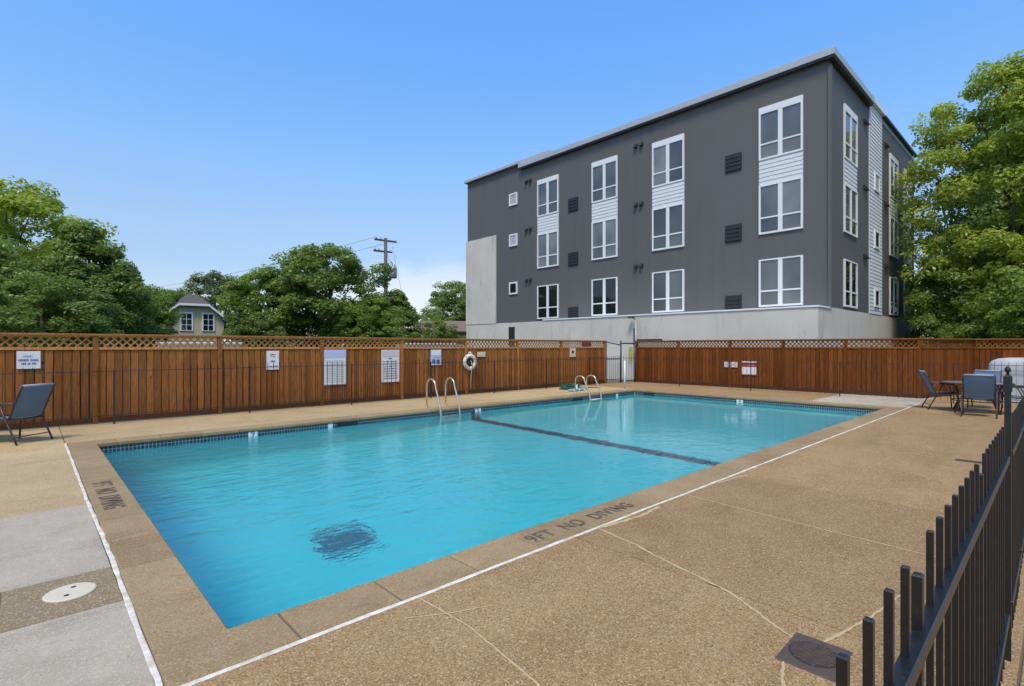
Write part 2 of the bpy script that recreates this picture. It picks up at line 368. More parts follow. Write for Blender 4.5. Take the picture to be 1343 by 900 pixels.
# ---------------------------------------------------------------- mesh helpers
class MB:
    def __init__(s): s.v = []; s.f = []; s.sm = False
    def quad(s, a, b, c, d):
        k = len(s.v); s.v += [tuple(a), tuple(b), tuple(c), tuple(d)]; s.f.append((k, k+1, k+2, k+3)); return s
    def box(s, x0, x1, y0, y1, z0, z1):
        k = len(s.v)
        s.v += [(x0,y0,z0),(x1,y0,z0),(x1,y1,z0),(x0,y1,z0),(x0,y0,z1),(x1,y0,z1),(x1,y1,z1),(x0,y1,z1)]
        s.f += [tuple(k+i for i in q) for q in ((0,3,2,1),(4,5,6,7),(0,1,5,4),(1,2,6,5),(2,3,7,6),(3,0,4,7))]
        return s
    def bbox(s, x0, x1, y0, y1, z0, z1, b=0.006):      # box with chamfered top edges
        k = len(s.v)
        s.v += [(x0,y0,z0),(x1,y0,z0),(x1,y1,z0),(x0,y1,z0),
                (x0,y0,z1-b),(x1,y0,z1-b),(x1,y1,z1-b),(x0,y1,z1-b),
                (x0+b,y0+b,z1),(x1-b,y0+b,z1),(x1-b,y1-b,z1),(x0+b,y1-b,z1)]
        s.f += [tuple(k+i for i in q) for q in ((0,3,2,1),(8,9,10,11),(0,1,5,4),(1,2,6,5),(2,3,7,6),(3,0,4,7),
                (4,5,9,8),(5,6,10,9),(6,7,11,10),(7,4,8,11))]
        return s
    def hexa(s, p):      # eight corners: bottom four ccw, top four ccw
        k = len(s.v); s.v += [tuple(q) for q in p]
        s.f += [tuple(k+i for i in q) for q in ((0,3,2,1),(4,5,6,7),(0,1,5,4),(1,2,6,5),(2,3,7,6),(3,0,4,7))]
        return s
    def tube(s, pts, r, n=8, cap=True):
        pts = [Vector(p) for p in pts]
        rs = r if isinstance(r, (list, tuple)) else [r] * len(pts)
        k0 = len(s.v); up = None
        for i, p in enumerate(pts):
            if i == 0: d = pts[1] - p
            elif i == len(pts) - 1: d = p - pts[i-1]
            else: d = (pts[i+1] - p).normalized() + (p - pts[i-1]).normalized()
            d = d.normalized() if d.length > 1e-9 else Vector((0,0,1))
            if up is None: up = d.orthogonal().normalized()
            up = (up - d * up.dot(d)); up = up.normalized() if up.length > 1e-6 else d.orthogonal().normalized()
            w = d.cross(up)
            for j in range(n):
                a = 2 * math.pi * j / n
                s.v.append(tuple(p + (up * math.cos(a) + w * math.sin(a)) * rs[i]))
        for i in range(len(pts) - 1):
            for j in range(n):
                a = k0 + i*n + j; b = k0 + i*n + (j+1) % n
                s.f.append((a, b, b+n, a+n))
        if cap:
            s.f.append(tuple(k0 + j for j in reversed(range(n))))
            e = k0 + (len(pts)-1)*n
            s.f.append(tuple(e + j for j in range(n)))
        return s
    def lathe(s, prof, cx=0, cy=0, n=24):
        k0 = len(s.v)
        for (r, z) in prof:
            for j in range(n):
                a = 2*math.pi*j/n; s.v.append((cx + r*math.cos(a), cy + r*math.sin(a), z))
        for i in range(len(prof)-1):
            for j in range(n):
                a = k0+i*n+j; b = k0+i*n+(j+1) % n
                s.f.append((a, b, b+n, a+n))
        s.f.append(tuple(k0+j for j in reversed(range(n)))); e = k0+(len(prof)-1)*n
        s.f.append(tuple(e+j for j in range(n)))
        return s
    def torus(s, c, R_, r, axis='y', n=32, k=10):
        k0 = len(s.v)
        for i in range(n):
            a = 2*math.pi*i/n
            for j in range(k):
                b = 2*math.pi*j/k; q = R_ + r*math.cos(b)
                p = (q*math.cos(a), r*math.sin(b), q*math.sin(a)) if axis == 'y' else (q*math.cos(a), q*math.sin(a), r*math.sin(b))
                s.v.append((c[0]+p[0], c[1]+p[1], c[2]+p[2]))
        for i in range(n):
            for j in range(k):
                s.f.append((k0+i*k+j, k0+((i+1) % n)*k+j, k0+((i+1) % n)*k+(j+1) % k, k0+i*k+(j+1) % k))
        return s
    def mesh(s, name, mat, smooth=False):
        me = bpy.data.meshes.new(name); me.from_pydata(s.v, [], s.f); me.update()
        if mat is not None: me.materials.append(mat)
        if smooth: me.polygons.foreach_set('use_smooth', [True]*len(me.polygons))
        return me
    def build(s, name, mat, parent=None, smooth=False, loc=None):
        o = bpy.data.objects.new(name, s.mesh(name, mat, smooth)); C.objects.link(o)
        if parent is not None: o.parent = parent
        if loc: o.location = loc
        return o

def inst(name, me, parent, loc, rot=None, scale=None):
    o = bpy.data.objects.new(name, me); C.objects.link(o); o.parent = parent; o.location = loc
    if rot: o.rotation_euler = rot
    if scale: o.scale = scale
    return o
def tag(o, label=None, cat=None, group=None, kind=None):
    if label: o['label'] = label
    if cat: o['category'] = cat
    if group: o['group'] = group
    if kind: o['kind'] = kind
    return o
def thing(name, label, cat, loc=(0,0,0), rz=0, group=None):
    o = bpy.data.objects.new(name, None); C.objects.link(o); o.empty_display_size = 0.2
    o.location = loc; o.rotation_euler = (0,0,rz)
    return tag(o, label, cat, group)
def struct(o): o['kind'] = 'structure'; return o
def copy_tree(o, parent=None):
    c = o.copy(); C.objects.link(c); c.parent = parent
    for ch in list(o.children): copy_tree(ch, c)
    return c
def text_mesh(name, body, size, mat, extrude=0.0008, width=1.0, spacing=1.0, bold=0.0):
    cu = bpy.data.curves.new(name, 'FONT'); cu.body = body; cu.size = size; cu.extrude = extrude
    cu.align_x = 'CENTER'; cu.align_y = 'CENTER'; cu.space_character = spacing; cu.offset = bold
    to = bpy.data.objects.new(name, cu); C.objects.link(to)
    dg = bpy.context.evaluated_depsgraph_get()
    me = bpy.data.meshes.new_from_object(to.evaluated_get(dg))
    me.transform(Matrix.Diagonal((width, 1, 1, 1)))
    me.materials.clear(); me.materials.append(mat); me.name = name
    C.objects.unlink(to); bpy.data.objects.remove(to)
    return me

# ---------------------------------------------------------------- ground and deck
DX0, DX1, DY0, DY1 = -9.0, 23.4, -7.0, 13.9
g = MB(); B = 1600
for (x0,x1,y0,y1) in ((-B,DX0,-B,B),(DX1,B,-B,B),(DX0,DX1,-B,DY0),(DX0,DX1,DY1,B)):
    g.quad((x0,y0,-0.06),(x1,y0,-0.06),(x1,y1,-0.06),(x0,y1,-0.06))
struct(g.build('ground', M['ground']))

PX0, PX1, PY0, PY1 = 0.80, 16.39, 3.21, 10.93      # pool wall faces
CX0, CX1, CY0, CY1 = 0.45, 16.79, 2.84, 11.30      # outer edge of the coping
dk = struct(MB().box(DX0, CX0, DY0, DY1, -0.3, -0.012).box(CX1, DX1, DY0, DY1, -0.3, -0.012)
            .box(CX0, CX1, DY0, CY0, -0.3, -0.012).box(CX0, CX1, CY1, DY1, -0.3, -0.012).build('pool_deck', M['joint']))
def slab(x0, x1, y0, y1, mat='deck'):
    g_ = 0.006
    MB().bbox(x0+g_, x1-g_, y0+g_, y1-g_, -0.1, random.uniform(-0.002, 0.002), 0.005).build('deck_slab', M[mat], dk)
xs = [-9, -5.8, -2.6, CX0, 3.36, 6.45, 9.6, 12.75, 15.9, 19.2, DX1]
for i in range(len(xs)-1):
    slab(xs[i], xs[i+1], 0.16, CY0 if xs[i] >= CX0-0.01 else 4.07 if False else CY0)
    slab(xs[i], xs[i+1], -3.4, 0.16); slab(xs[i], xs[i+1], -7, -3.4)
# left of the pool
slab(-2.6, CX0, CY0, 4.07, 'deck_grey'); slab(-2.6, -0.13, 4.07, 4.75, 'deck_grey'); slab(-0.13, CX0, 4.07, 4.75, 'deck_strip')
slab(-2.6, CX0, 4.75, 6.80, 'deck_grey'); slab(-2.6, CX0, 6.80, 10.3, 'deck_light'); slab(-2.6, CX0, 10.3, 13.9, 'deck_light')
slab(-9, -2.6, CY0, 8.3); slab(-9, -2.6, 8.3, 13.9, 'deck_light')
# beyond the pool
for x0, x1 in ((CX0,3.6),(3.6,6.8),(6.8,10.0),(10.0,13.2),(13.2,CX1)): slab(x0, x1, CY1, 13.9, 'deck_light')
slab(CX1, DX1, 11.3, 13.9); slab(CX1, DX1, 8.2, 11.3)
slab(CX1, DX1, 5.2, 8.2, 'deck'); slab(CX1, DX1, CY0, 5.2, 'deck_grey')

def ribbon(pts, w, z, h, jit=0.25, step=0.05):
    """an irregular raised bead of filler following a polyline"""
    P_ = [Vector((p[0], p[1], 0)) for p in pts]; out = []
    for a, b_ in zip(P_, P_[1:]):
        nseg = max(1, int((b_-a).length/step))
        for i in range(nseg): out.append(a.lerp(b_, i/nseg))
    out.append(P_[-1]); mb = MB(); k = 0
    off = 0
    for i, p in enumerate(out):
        d = (out[min(i+1, len(out)-1)] - out[max(i-1, 0)]).normalized(); nn = Vector((-d.y, d.x, 0))
        off = off*0.8 + random.uniform(-1, 1)*w*0.07
        wl_ = w/2*(1+random.uniform(-jit, jit)); wr_ = w/2*(1+random.uniform(-jit, jit)); c_ = p + nn*off
        zz = z + h*(1+random.uniform(-.3, .2))
        mb.v += [tuple(c_+nn*wl_+Vector((0,0,z))), tuple(c_+nn*wl_*.55+Vector((0,0,zz))), tuple(c_-nn*wr_*.55+Vector((0,0,zz))), tuple(c_-nn*wr_+Vector((0,0,z)))]
        if i:
            for j in range(3): mb.f.append((k-4+j, k+j, k+j+1, k-4+j+1))
        k += 4
    return mb
ribbon([(CX0,CY1),(CX0,7.2),(CX0+.01,4.8),(CX0,CY0-.02)], 0.030, 0.0, 0.002, 0.28, 0.16).build('joint_caulk', M['caulk'], dk)
ribbon([(CX0-.02,CY0),(4,CY0),(9,CY0),(CX1+1.6,CY0)], 0.034, 0.0, 0.002, 0.18, 0.16).build('joint_caulk', M['caulk'], dk)
ribbon([(CX1,CY0),(CX1,CY1)], 0.02, 0.0, 0.004).build('joint_caulk', M['crack'], dk)
ribbon([(CX0,CY1),(CX1,CY1)], 0.02, 0.0, 0.004).build('joint_caulk', M['crack'], dk)
# filled cracks in the near deck
for pts, w in (([(3.66,2.80),(3.58,2.35),(3.5,2.14),(3.42,1.8),(3.34,1.5),(3.16,1.2),(3.07,1.03)], 0.028),
               ([(5.19,2.8),(5.12,2.0),(5.07,1.3),(5.02,0.3)], 0.018),
               ([(1.82,2.80),(1.84,2.33),(1.77,1.74),(1.7,1.4)], 0.016),
               ([(1.62,2.66),(1.86,2.52),(2.1,2.42)], 0.012),
               ([(2.80,0.98),(2.66,0.94),(2.5,0.86),(2.4,0.5),(2.5,-0.4)], 0.022),
               ([(3.14,0.9),(3.6,0.80),(4.2,0.72)], 0.024),
               ([(3.66,2.82),(3.95,2.78),(4.25,2.75),(4.6,2.78)], 0.05),
               ([(9.6,2.0),(9.6,1.1)], 0.03), ([(5.9,2.79),(6.3,2.76),(6.5,2.72)], 0.04)):
    ribbon(pts, w*.7, 0.0022, 0.0018, 0.6, 0.025).build('crack_filler', M['crack'], dk)

# skimmer lid in the left deck
t = thing('skimmer_lid', 'round cream skimmer lid with two finger holes in the brown patch left of the pool', 'skimmer lid', (0.20, 4.42, 0.0))
MB().lathe([(0.135,0.001),(0.135,0.007),(0.128,0.011),(0.05,0.012),(0.01,0.012)], n=40).build('lid', M['cream'], t)
for sy in (-1, 1):
    MB().lathe([(0.014,0.010),(0.014,0.0135),(0.004,0.0135)], 0.02*sy, 0.06*sy, 14).build('finger_hole', M['black'], t)
# drain cover near the iron fence
t = thing('drain_cover', 'square brown cast drain cover with a round wavy grate beside the near iron fence', 'drain cover', (2.975, 0.895, 0.0), R(1.5))
MB().bbox(-0.17, 0.17, -0.135, 0.135, -0.02, 0.006, 0.004).build('frame', M['castiron'], t)
MB().lathe([(0.118,0.004),(0.118,0.0075),(0.112,0.008)], n=40).build('grate', M['castdark'], t)
gr = MB()
for i in range(-5, 6):
    x = i*0.0205; hh = math.sqrt(max(0, 0.108**2 - x*x)); ys = np.linspace(-hh, hh, 15)
    pts = [(x + (0.0065*math.sin(y*85) if abs(i) > 1 else 0), y) for y in ys]
    for (a, b_) in zip(pts, pts[1:]):
        gr.hexa([(a[0]-.0055,a[1],.007),(a[0]+.0055,a[1],.007),(b_[0]+.0055,b_[1],.007),(b_[0]-.0055,b_[1],.007),
                 (a[0]-.0045,a[1],.0125),(a[0]+.0045,a[1],.0125),(b_[0]+.0045,b_[1],.0125),(b_[0]-.0045,b_[1],.0125)])
gr.build('rib', M['castiron'], t)
# slot drain further along
t = thing('slot_drain', 'thin dark slot drain in the tan deck far along the iron fence', 'drain', (9.58, 0.86, 0))
MB().bbox(-0.07, 0.07, -0.20, 0.22, -0.02, 0.006, 0.003).build('frame', M['castiron'], t)
sl_ = MB()
for i in range(9): sl_.box(-0.05, 0.05, -0.17+i*.042, -0.152+i*.042, 0.004, 0.008)
sl_.build('slot', M['black'], t)

# ---------------------------------------------------------------- swimming pool
pool = thing('swimming_pool', 'long rectangular swimming pool with pale blue plaster and stone coping', 'pool', (0.8, 3.21, 0))
pool_inv = Matrix.Translation((-0.8, -3.21, 0))
def pbuild(mb, name, mat, parent=None, **k):
    o = mb.build(name, mat, parent or pool, **k); o.data.transform(pool_inv); return o
prof = [(PX0,-2.10),(4.9,-2.10),(8.85,-1.50),(PX1,-1.05)]
bs = MB()
for (a, b_) in zip(prof, prof[1:]):
    bs.quad((a[0],PY0,a[1]),(b_[0],PY0,b_[1]),(b_[0],PY1,b_[1]),(a[0],PY1,a[1]))
    bs.quad((a[0],PY0,-.04),(b_[0],PY0,-.04),(b_[0],PY0,b_[1]),(a[0],PY0,a[1]))
    bs.quad((a[0],PY1,a[1]),(b_[0],PY1,b_[1]),(b_[0],PY1,-.04),(a[0],PY1,-.04))
bs.quad((PX0,PY0,-.04),(PX0,PY0,-2.10),(PX0,PY1,-2.10),(PX0,PY1,-.04))
bs.quad((PX1,PY0,-1.05),(PX1,PY0,-.04),(PX1,PY1,-.04),(PX1,PY1,-1.05))
# the concrete shell behind the plaster, closing the gap to the deck
bs.box(CX0, PX0-.002, CY0, CY1, -0.29, -0.075).box(PX1+.002, CX1, CY0, CY1, -0.29, -0.075)
bs.box(PX0-.002, PX1+.002, CY0, PY0-.002, -0.29, -0.075).box(PX0-.002, PX1+.002, PY1+.002, CY1, -0.29, -0.075)
pbuild(bs, 'basin', M['plaster'])
# grout band and mosaic tiles at the waterline
T0, T1 = -0.225, -0.052
gb = MB().box(PX0,PX1,PY1-.004,PY1+.0,T0,T1).box(PX0,PX1,PY0,PY0+.004,T0,T1).box(PX0,PX0+.004,PY0+.004,PY1-.004,T0,T1).box(PX1-.004,PX1,PY0+.004,PY1-.004,T0,T1)
pbuild(gb, 'grout_band', M['grout'])
tl = MB(); tints = []
p_ = 0.056
def tiles(axis, fixed, lo, hi, sgn):
    q = 0.0065
    n_ = int((hi-lo)/p_)
    for i in range(n_):
        for r_ in range(3):
            a0 = lo + i*p_ + .004; a1 = a0 + p_ - .0095; z0 = T0 + .005 + r_*p_; z1 = z0 + p_ - .0095
            f0, f1 = sorted((fixed, fixed + sgn*q))
            if axis == 'x': tl.box(a0, a1, f0, f1, z0, z1)
            else: tl.box(f0, f1, a0, a1, z0, z1)
            tints.extend([random.random()]*8)
tiles('x', PY1, PX0+.01, PX1-.01, -1); tiles('y', PX1, PY0+.01, PY1-.01, -1)
tiles('y', PX0, PY0+.01, PY1-.01, 1)
to = pbuild(tl, 'waterline_tiles', M['tile']); to['kind'] = 'stuff'
at_ = to.data.attributes.new('tint', 'FLOAT', 'POINT'); at_.data.foreach_set('value', tints)
# coping stones
cin = 0.035
def cop(x0, x1, y0, y1):
    z = 0.006 + random.uniform(-.0015, .0015)
    pbuild(MB().bbox(x0+.004, x1-.004, y0+.004, y1-.004, -0.052, z, 0.012), 'coping_stone', M['coping'])
def run(a, b_, L):
    k_ = round((b_-a)/L); return [a + (b_-a)*i/k_ for i in range(k_+1)]
for a, b_ in zip(run(CX0+.02, CX1-.01, .62), run(CX0+.02, CX1-.01, .62)[1:]):
    cop(a, b_, CY0+.015, PY0+cin); cop(a, b_, PY1-cin, CY1-.01)
for a, b_ in zip(run(PY0+cin, PY1-cin, .68), run(PY0+cin, PY1-cin, .68)[1:]):
    cop(CX0+.02, PX0+cin, a, b_); cop(PX1-cin, CX1-.01, a, b_)
pbuild(MB().box(CX0, PX0+.02, CY0, CY1, -.075, -.004).box(PX1-.02, CX1, CY0, CY1, -.075, -.004)
       .box(PX0+.02, PX1-.02, CY0, PY0+.02, -.075, -.004).box(PX0+.02, PX1-.02, PY1-.02, CY1, -.075, -.004), 'mortar_bed', M['joint'])
# dark tile stripe at the slope break
sx0, sx1 = 8.70, 9.0
def fz(x): return -2.10 if x < 4.9 else (-2.10 + (x-4.9)/(8.85-4.9)*.60 if x < 8.85 else -1.5 + (x-8.85)/(PX1-8.85)*.45)
st_ = MB().hexa([(sx0,PY0,-1.56),(sx1,PY0,-1.56),(sx1,PY1,-1.56),(sx0,PY1,-1.56),
                 (sx0,PY0,fz(sx0)+.03),(sx1,PY0,fz(sx1)+.03),(sx1,PY1,fz(sx1)+.03),(sx0,PY1,fz(sx0)+.03)])
st_.box(sx0,sx1,PY1-.010,PY1-.001,-1.49,T0-.002).box(sx0,sx1,PY0+.001,PY0+.010,-1.49,T0-.002)
pbuild(st_, 'depth_stripe', M['stripe'])
# main drains on the deep floor
dm = MB().box(2.62,3.30,5.92,6.60,-2.11,-2.085)
dr_ = pbuild(dm, 'main_drain', M['drain'])
ds = MB()
for i in range(12): ds.box(2.66, 3.26, 5.96+i*.052, 5.975+i*.052, -2.085, -2.075)
pbuild(ds, 'grate_slat', M['stripe'], dr_)
# skimmer mouths and white depth-marker tiles
def mouth(x, w): 
    pbuild(MB().box(x, x+w, PY1-.012, PY1-.008, -.200, -.062), 'skimmer_mouth', M['black'])
mouth(4.95, .50); mouth(12.9, .5)
pbuild(MB().box(16.379, 16.381, 10.1, 10.5, -.2, -.062), 'skimmer_mouth', M['black'])
def marker(kind, c_, w, h_, txt=None):
    if kind == 'x':
        o = pbuild(MB().box(c_-w/2, c_+w/2, PY1-.015, PY1-.008, -.055-h_, -.055), 'depth_marker', M['white'])
        if txt:
            me = text_mesh('numeral', txt, h_*1.0, M['ink']); tt = inst('numeral', me, o, (c_-.8, PY1-.017-3.21, -.055-h_/2), (R(90),0,0))
    else:
        o = pbuild(MB().box(PX1-.015, PX1-.008, c_-w/2, c_+w/2, -.055-h_, -.055), 'depth_marker', M['white'])
        if txt:
            me = text_mesh('numeral', txt, h_*1.0, M['ink']); inst('numeral', me, o, (PX1-.017-.8, c_-3.21, -.055-h_/2), (R(90),0,R(-90)))
marker('x', 3.23, .17, .14, '9'); marker('x', 4.80, .10, .14); marker('x', 8.93, .20, .17, '5'); marker('x', 15.3, .12, .15); marker('y', 7.04, .2, .15, '4')
# stencilled depth warning on the coping
nt = text_mesh('depth_lettering', '9FT  NO  DIVING', 0.205, M['darkpaint'], 0.0012, 0.83, 1.12, 0.0030)
inst('depth_lettering', nt, pool, (3.73-.8, 3.02-3.21, 0.0082))['kind'] = 'stuff'
nt2 = text_mesh('depth_lettering', '9FT  NO  DIVING', 0.25, M['darkpaint'], 0.0012, 0.64, 1.12, 0.0030)
inst('depth_lettering', nt2, pool, (0.62-.8, 7.08-3.21, 0.0082), (0,0,R(-90)))['kind'] = 'stuff'

# water: a closed body, so light is absorbed on its way through
wz = -0.165
wb = MB().box(PX0-.001, PX1+.001, PY0-.001, PY1+.001, -3.0, wz)
wt = struct(wb.build('pool_water', M['water']))

# ladders
def ladder(x0, label, treads, hs=1.0):
    t = thing('pool_ladder', label, 'ladder', (x0, 10.93, 0), 0, 'steel ladders at the far edge of the pool')
    for dx in (0.0, 0.60):
        pts = [(dx, 0.50, 0.0), (dx, 0.50, 0.40*hs)]
        for a in range(0, 181, 18):
            pts.append((dx, 0.30+0.20*math.cos(R(a)) , (0.56+0.20*math.sin(R(a)))*hs))
        pts += [(dx, 0.0, 0.33*hs), (dx, -0.11, 0.02), (dx, -0.14, -0.2), (dx, -0.14, -1.0)]
        MB().tube(pts, 0.024, 10).build('rail', M['steel'], t, True)
        MB().lathe([(0.05,0.007),(0.045,0.02),(0.026,0.028)], dx, 0.50, 16).build('escutcheon', M['steel'], t, True)
    for z in treads:
        MB().bbox(0.03, 0.57, -0.19, -0.09, z, z+.03, .004).build('tread', M['white'], t)
    return t
ladder(7.62, 'steel grab-rail ladder near the middle of the far pool edge', (-0.30, -0.6, -0.9))
ladder(13.62, 'steel grab-rail ladder at the far end beside the green hose', (-0.19, -0.5, -0.8), 0.80)

# ---------------------------------------------------------------- timber fences
board = {}
for w in (0.138,):
    for key in ('wood', 'wood_r'):
        board[key] = [MB().bbox(0, w-.010, 0, 0.018, 0.03, 1.55, .002).mesh('board', M[key]) for _ in range(1)]
        board[key].append(MB().bbox(0, w-.016, -.004, 0.014, 0.02, 1.55, .002).mesh('board', M[key]))
def timber_fence(label, p, ang, L, posts, mat, z_off=0.0, lastpost=True):
    """a fence running from p along ang; its face is towards -y of its own frame"""
    t = thing('timber_fence', label, 'fence', (*p, 0), ang, 'timber privacy fences round the pool')
    tm_ = M['wood_trim_r'] if mat == 'wood_r' else M['wood_trim']
    n_ = int(L/0.138)
    for i in range(n_):
        o = inst('board', board[mat][random.random() < .45], t, (i*.138, random.uniform(-.001, .003), 0))
    MB().box(0.002, L-.002, .0225, .029, .04, 1.55).build('dark_gap_sheet', M['kick'], t)  # dark sheet added behind the boards so no light shows through the gaps
    MB().box(0, L, -.022, -.004, 1.535, 1.585).build('rail', tm_, t)
    MB().box(0, L, .03, .07, 1.50, 1.56).build('rail', M[mat], t)
    MB().box(0, L, -.022, -.0045, 0.025, 0.13).build('kickboard', M['kick'], t)
    MB().box(0, L, -.012, .03, 1.795, 1.825).build('rail', tm_, t)
    MB().bbox(0, L, -.05, .085, 1.825, 1.862, .004).build('cap', tm_, t)
    pm = MB().box(-.045, .045, -.035, .055, 0.0, 1.823).mesh('post', M['post_wood'] if mat == 'wood' else M[mat])
    ps = sorted(posts)
    for x in ps: inst('post', pm, t, (x, 0, 0))
    e = [0]+[x for x in ps if x > .1]+([L] if not ps or abs(ps[-1]-L) > .1 else [])
    for a, b_ in zip(e, e[1:]):
        mb = MB(); H_ = 0.21; z0 = 1.585; s_ = .14; w = .022
        k_ = int((b_-a)/s_)
        for i in range(-2, k_+1):
            for sg, yy in ((1, .004), (-1, .013)):
                xa = a + i*s_ + (0 if sg > 0 else H_); xb = xa + sg*H_; za, zb = z0, z0+H_
                lo_, hi_ = a+.046, b_-.046
                # clip to the bay
                def clip(xa, za, xb, zb):
                    if max(xa, xb) <= lo_ or min(xa, xb) >= hi_: return None
                    if xa < lo_: za += (lo_-xa)/(xb-xa)*(zb-za); xa = lo_
                    if xb < lo_: zb = za + (lo_-xa)/(xb-xa)*(zb-za); xb = lo_
                    if xa > hi_: za += (hi_-xa)/(xb-xa)*(zb-za); xa = hi_
                    if xb > hi_: zb = za + (hi_-xa)/(xb-xa)*(zb-za); xb = hi_
                    return xa, za, xb, zb
                r_ = clip(xa, za, xb, zb)
                if not r_ or abs(r_[0]-r_[2]) < .01: continue
                xa, za, xb, zb = r_
                mb.hexa([(xa-w,yy,za),(xa+w,yy,za),(xa+w,yy+.008,za),(xa-w,yy+.008,za),(xb-w,yy,zb),(xb+w,yy,zb),(xb+w,yy+.008,zb),(xb-w,yy+.008,zb)])
        o = mb.build('lattice_strips', tm_, t); o['kind'] = 'stuff'
    return t
lf = timber_fence('long orange cedar fence with lattice top behind the far side of the pool', (-3.9, 13.72), 0, 22.25,
                  [1.0+i*2.435-0.04+(-.03) for i in range(-1, 0)] + [x+3.9 for x in (-3.9,-1.4, 1.02, 3.32, 5.79, 8.25, 10.7, 13.1, 15.5, 18.33)], 'wood')
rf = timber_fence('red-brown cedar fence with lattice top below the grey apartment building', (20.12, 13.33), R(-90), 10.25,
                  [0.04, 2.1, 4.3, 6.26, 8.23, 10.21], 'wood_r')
a1 = math.atan2(2.2-3.08, 23.5-20.12)
L1 = math.hypot(3.38, .88)
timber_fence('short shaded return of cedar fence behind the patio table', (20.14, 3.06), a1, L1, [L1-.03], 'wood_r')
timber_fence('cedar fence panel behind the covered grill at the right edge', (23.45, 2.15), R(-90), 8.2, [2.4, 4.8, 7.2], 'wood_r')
# red-brown board and dark board resting on the lattice
tag(MB().box(16.75, 17.35, 13.69, 13.706, 1.60, 1.79).build('lattice_board', M['wood_redboard']), 'dark red board nailed over the lattice near the gate', 'board')
tag(MB().box(20.07, 20.13, 12.0, 13.25, 1.864, 1.93).build('capping_board', M['vent']), 'dark board lying on top of the right fence beside the gate', 'board')

# ---------------------------------------------------------------- iron fences
def iron_fence(label, p, ang, L, n_bay, bay, npk, ztip=1.216, zrail=1.06, zlow=0.28, zpost=1.164, x0=0.0, skip=(), rail_w=.028, first=0.0, pw=.0062, tw=.0115, th=.028, py=.005):
    t = thing('iron_fence', label, 'fence', (*p, 0), ang, 'black iron picket fences round the pool deck')
    pk = MB().bbox(-pw, pw, -pw+py, pw+py, .06, ztip, .002).mesh('picket', M['iron'])
    po = MB().bbox(-tw, tw, -tw*.6+py, tw*.9+py, .0, zpost, .003).mesh('post', M['iron'])
    for z in (zrail, zlow):
        MB().bbox(0, L, -rail_w/2, rail_w/2, z-th, z, .003).build('rail', M['iron'], t)
    x = first
    while x <= L+.001:
        inst('post', po, t, (x, 0, 0))
        for k_ in range(1, npk+1):
            xx = x + bay*k_/(npk+1)
            if xx < L: inst('picket', pk, t, (xx, 0, 0))
        x += bay
    for k_ in range(1, npk+1):
        xx = first - bay*k_/(npk+1)
        if xx > 0: inst('picket', pk, t, (xx, 0, 0))
    return t
sl0 = R(.43)
nf = iron_fence('black iron picket fence running beside the camera along the right of the deck', (-1.2, 0.171), sl0, 4.73, 5, 1.142, 8, first=.165)
nf2 = iron_fence('black iron picket fence continuing past the gate latch towards the patio table', (4.70, 0.215), sl0, 14.2, 12, 1.142, 8, first=1.1)
iron_fence('black iron picket fence in front of the long cedar fence', (-3.9, 13.42), 0, 22.9, 17, 2.60, 18, 1.20, 1.10, .2, 1.13, rail_w=.02, pw=.0055, tw=.015, th=.014, py=0)
iron_fence('black iron picket fence in front of the right cedar fence and behind the patio set', (19.02, 13.40), R(-90), 16.4, 12, 2.80, 19, 1.20, 1.10, .2, 1.13, first=.02, rail_w=.02, pw=.004, tw=.013, th=.012, py=0)
# gate with its tall latch
gt = thing('gate_latch', 'tall black pool gate latch with a round pull knob on its post', 'gate latch', (3.66, 0.208, 0), sl0)
MB().box(-.013, .013, -.013, .013, 0, 1.37).build('latch_post', M['iron'], gt)
MB().bbox(-.017, .017, -.017, .017, 1.37, 1.455, .008).build('latch_body', M['black'], gt)
MB().lathe([(.006,1.455),(.006,1.468),(.012,1.472),(.013,1.483),(.009,1.493),(.004,1.5)], n=16).build('pull_knob', M['black'], gt, True)
g2 = thing('iron_gate', 'black iron picket gate hung next to the tall latch post', 'gate', (3.72, 0.2075, 0), sl0)
for z in (1.06, .28): MB().bbox(0, .93, -.016, .016, z-.03, z, .003).build('rail', M['iron'], g2)
pk = MB().bbox(-.0085, .0085, -.0085, .0085, .08, 1.216, .002).mesh('picket', M['iron'])
for i in range(8): inst('picket', pk, g2, (.06+i*.116, 0, 0))

# ---------------------------------------------------------------- corner gate, poles
def onf(X): return X
cg = thing('chain_link_gate', 'grey chain-link gate panel between dark posts at the far corner', 'gate', (18.42, 13.72, 0))
e = Vector((1.62, -.42, 0)) ; u = e.normalized()
for k_, (s_, hh, rr) in enumerate(((0.0,1.85,.035),(.82,1.86,.05),(1.64,1.78,.055))):
    MB().tube([(u.x*s_,u.y*s_,0),(u.x*s_,u.y*s_,hh)], rr*.8, 10).build('post', M['dkmetal'], cg, True)
MB().tube([(0,0,1.80),(u.x*.82,u.y*.82,1.66)], .02, 8).build('rail', M['dkmetal'], cg)
MB().tube([(0,0,1.05),(u.x*.82,u.y*.82,1.05)], .016, 8).build('rail', M['dkmetal'], cg)
MB().tube([(u.x*.82,u.y*.82,1.74),(u.x*1.64,u.y*1.64,1.74)], .03, 8).build('rail', M['dkmetal'], cg)
MB().tube([(u.x*.82,u.y*.82,.08),(u.x*1.64,u.y*1.64,.08)], .02, 8).build('rail', M['dkmetal'], cg)
ch = MB()
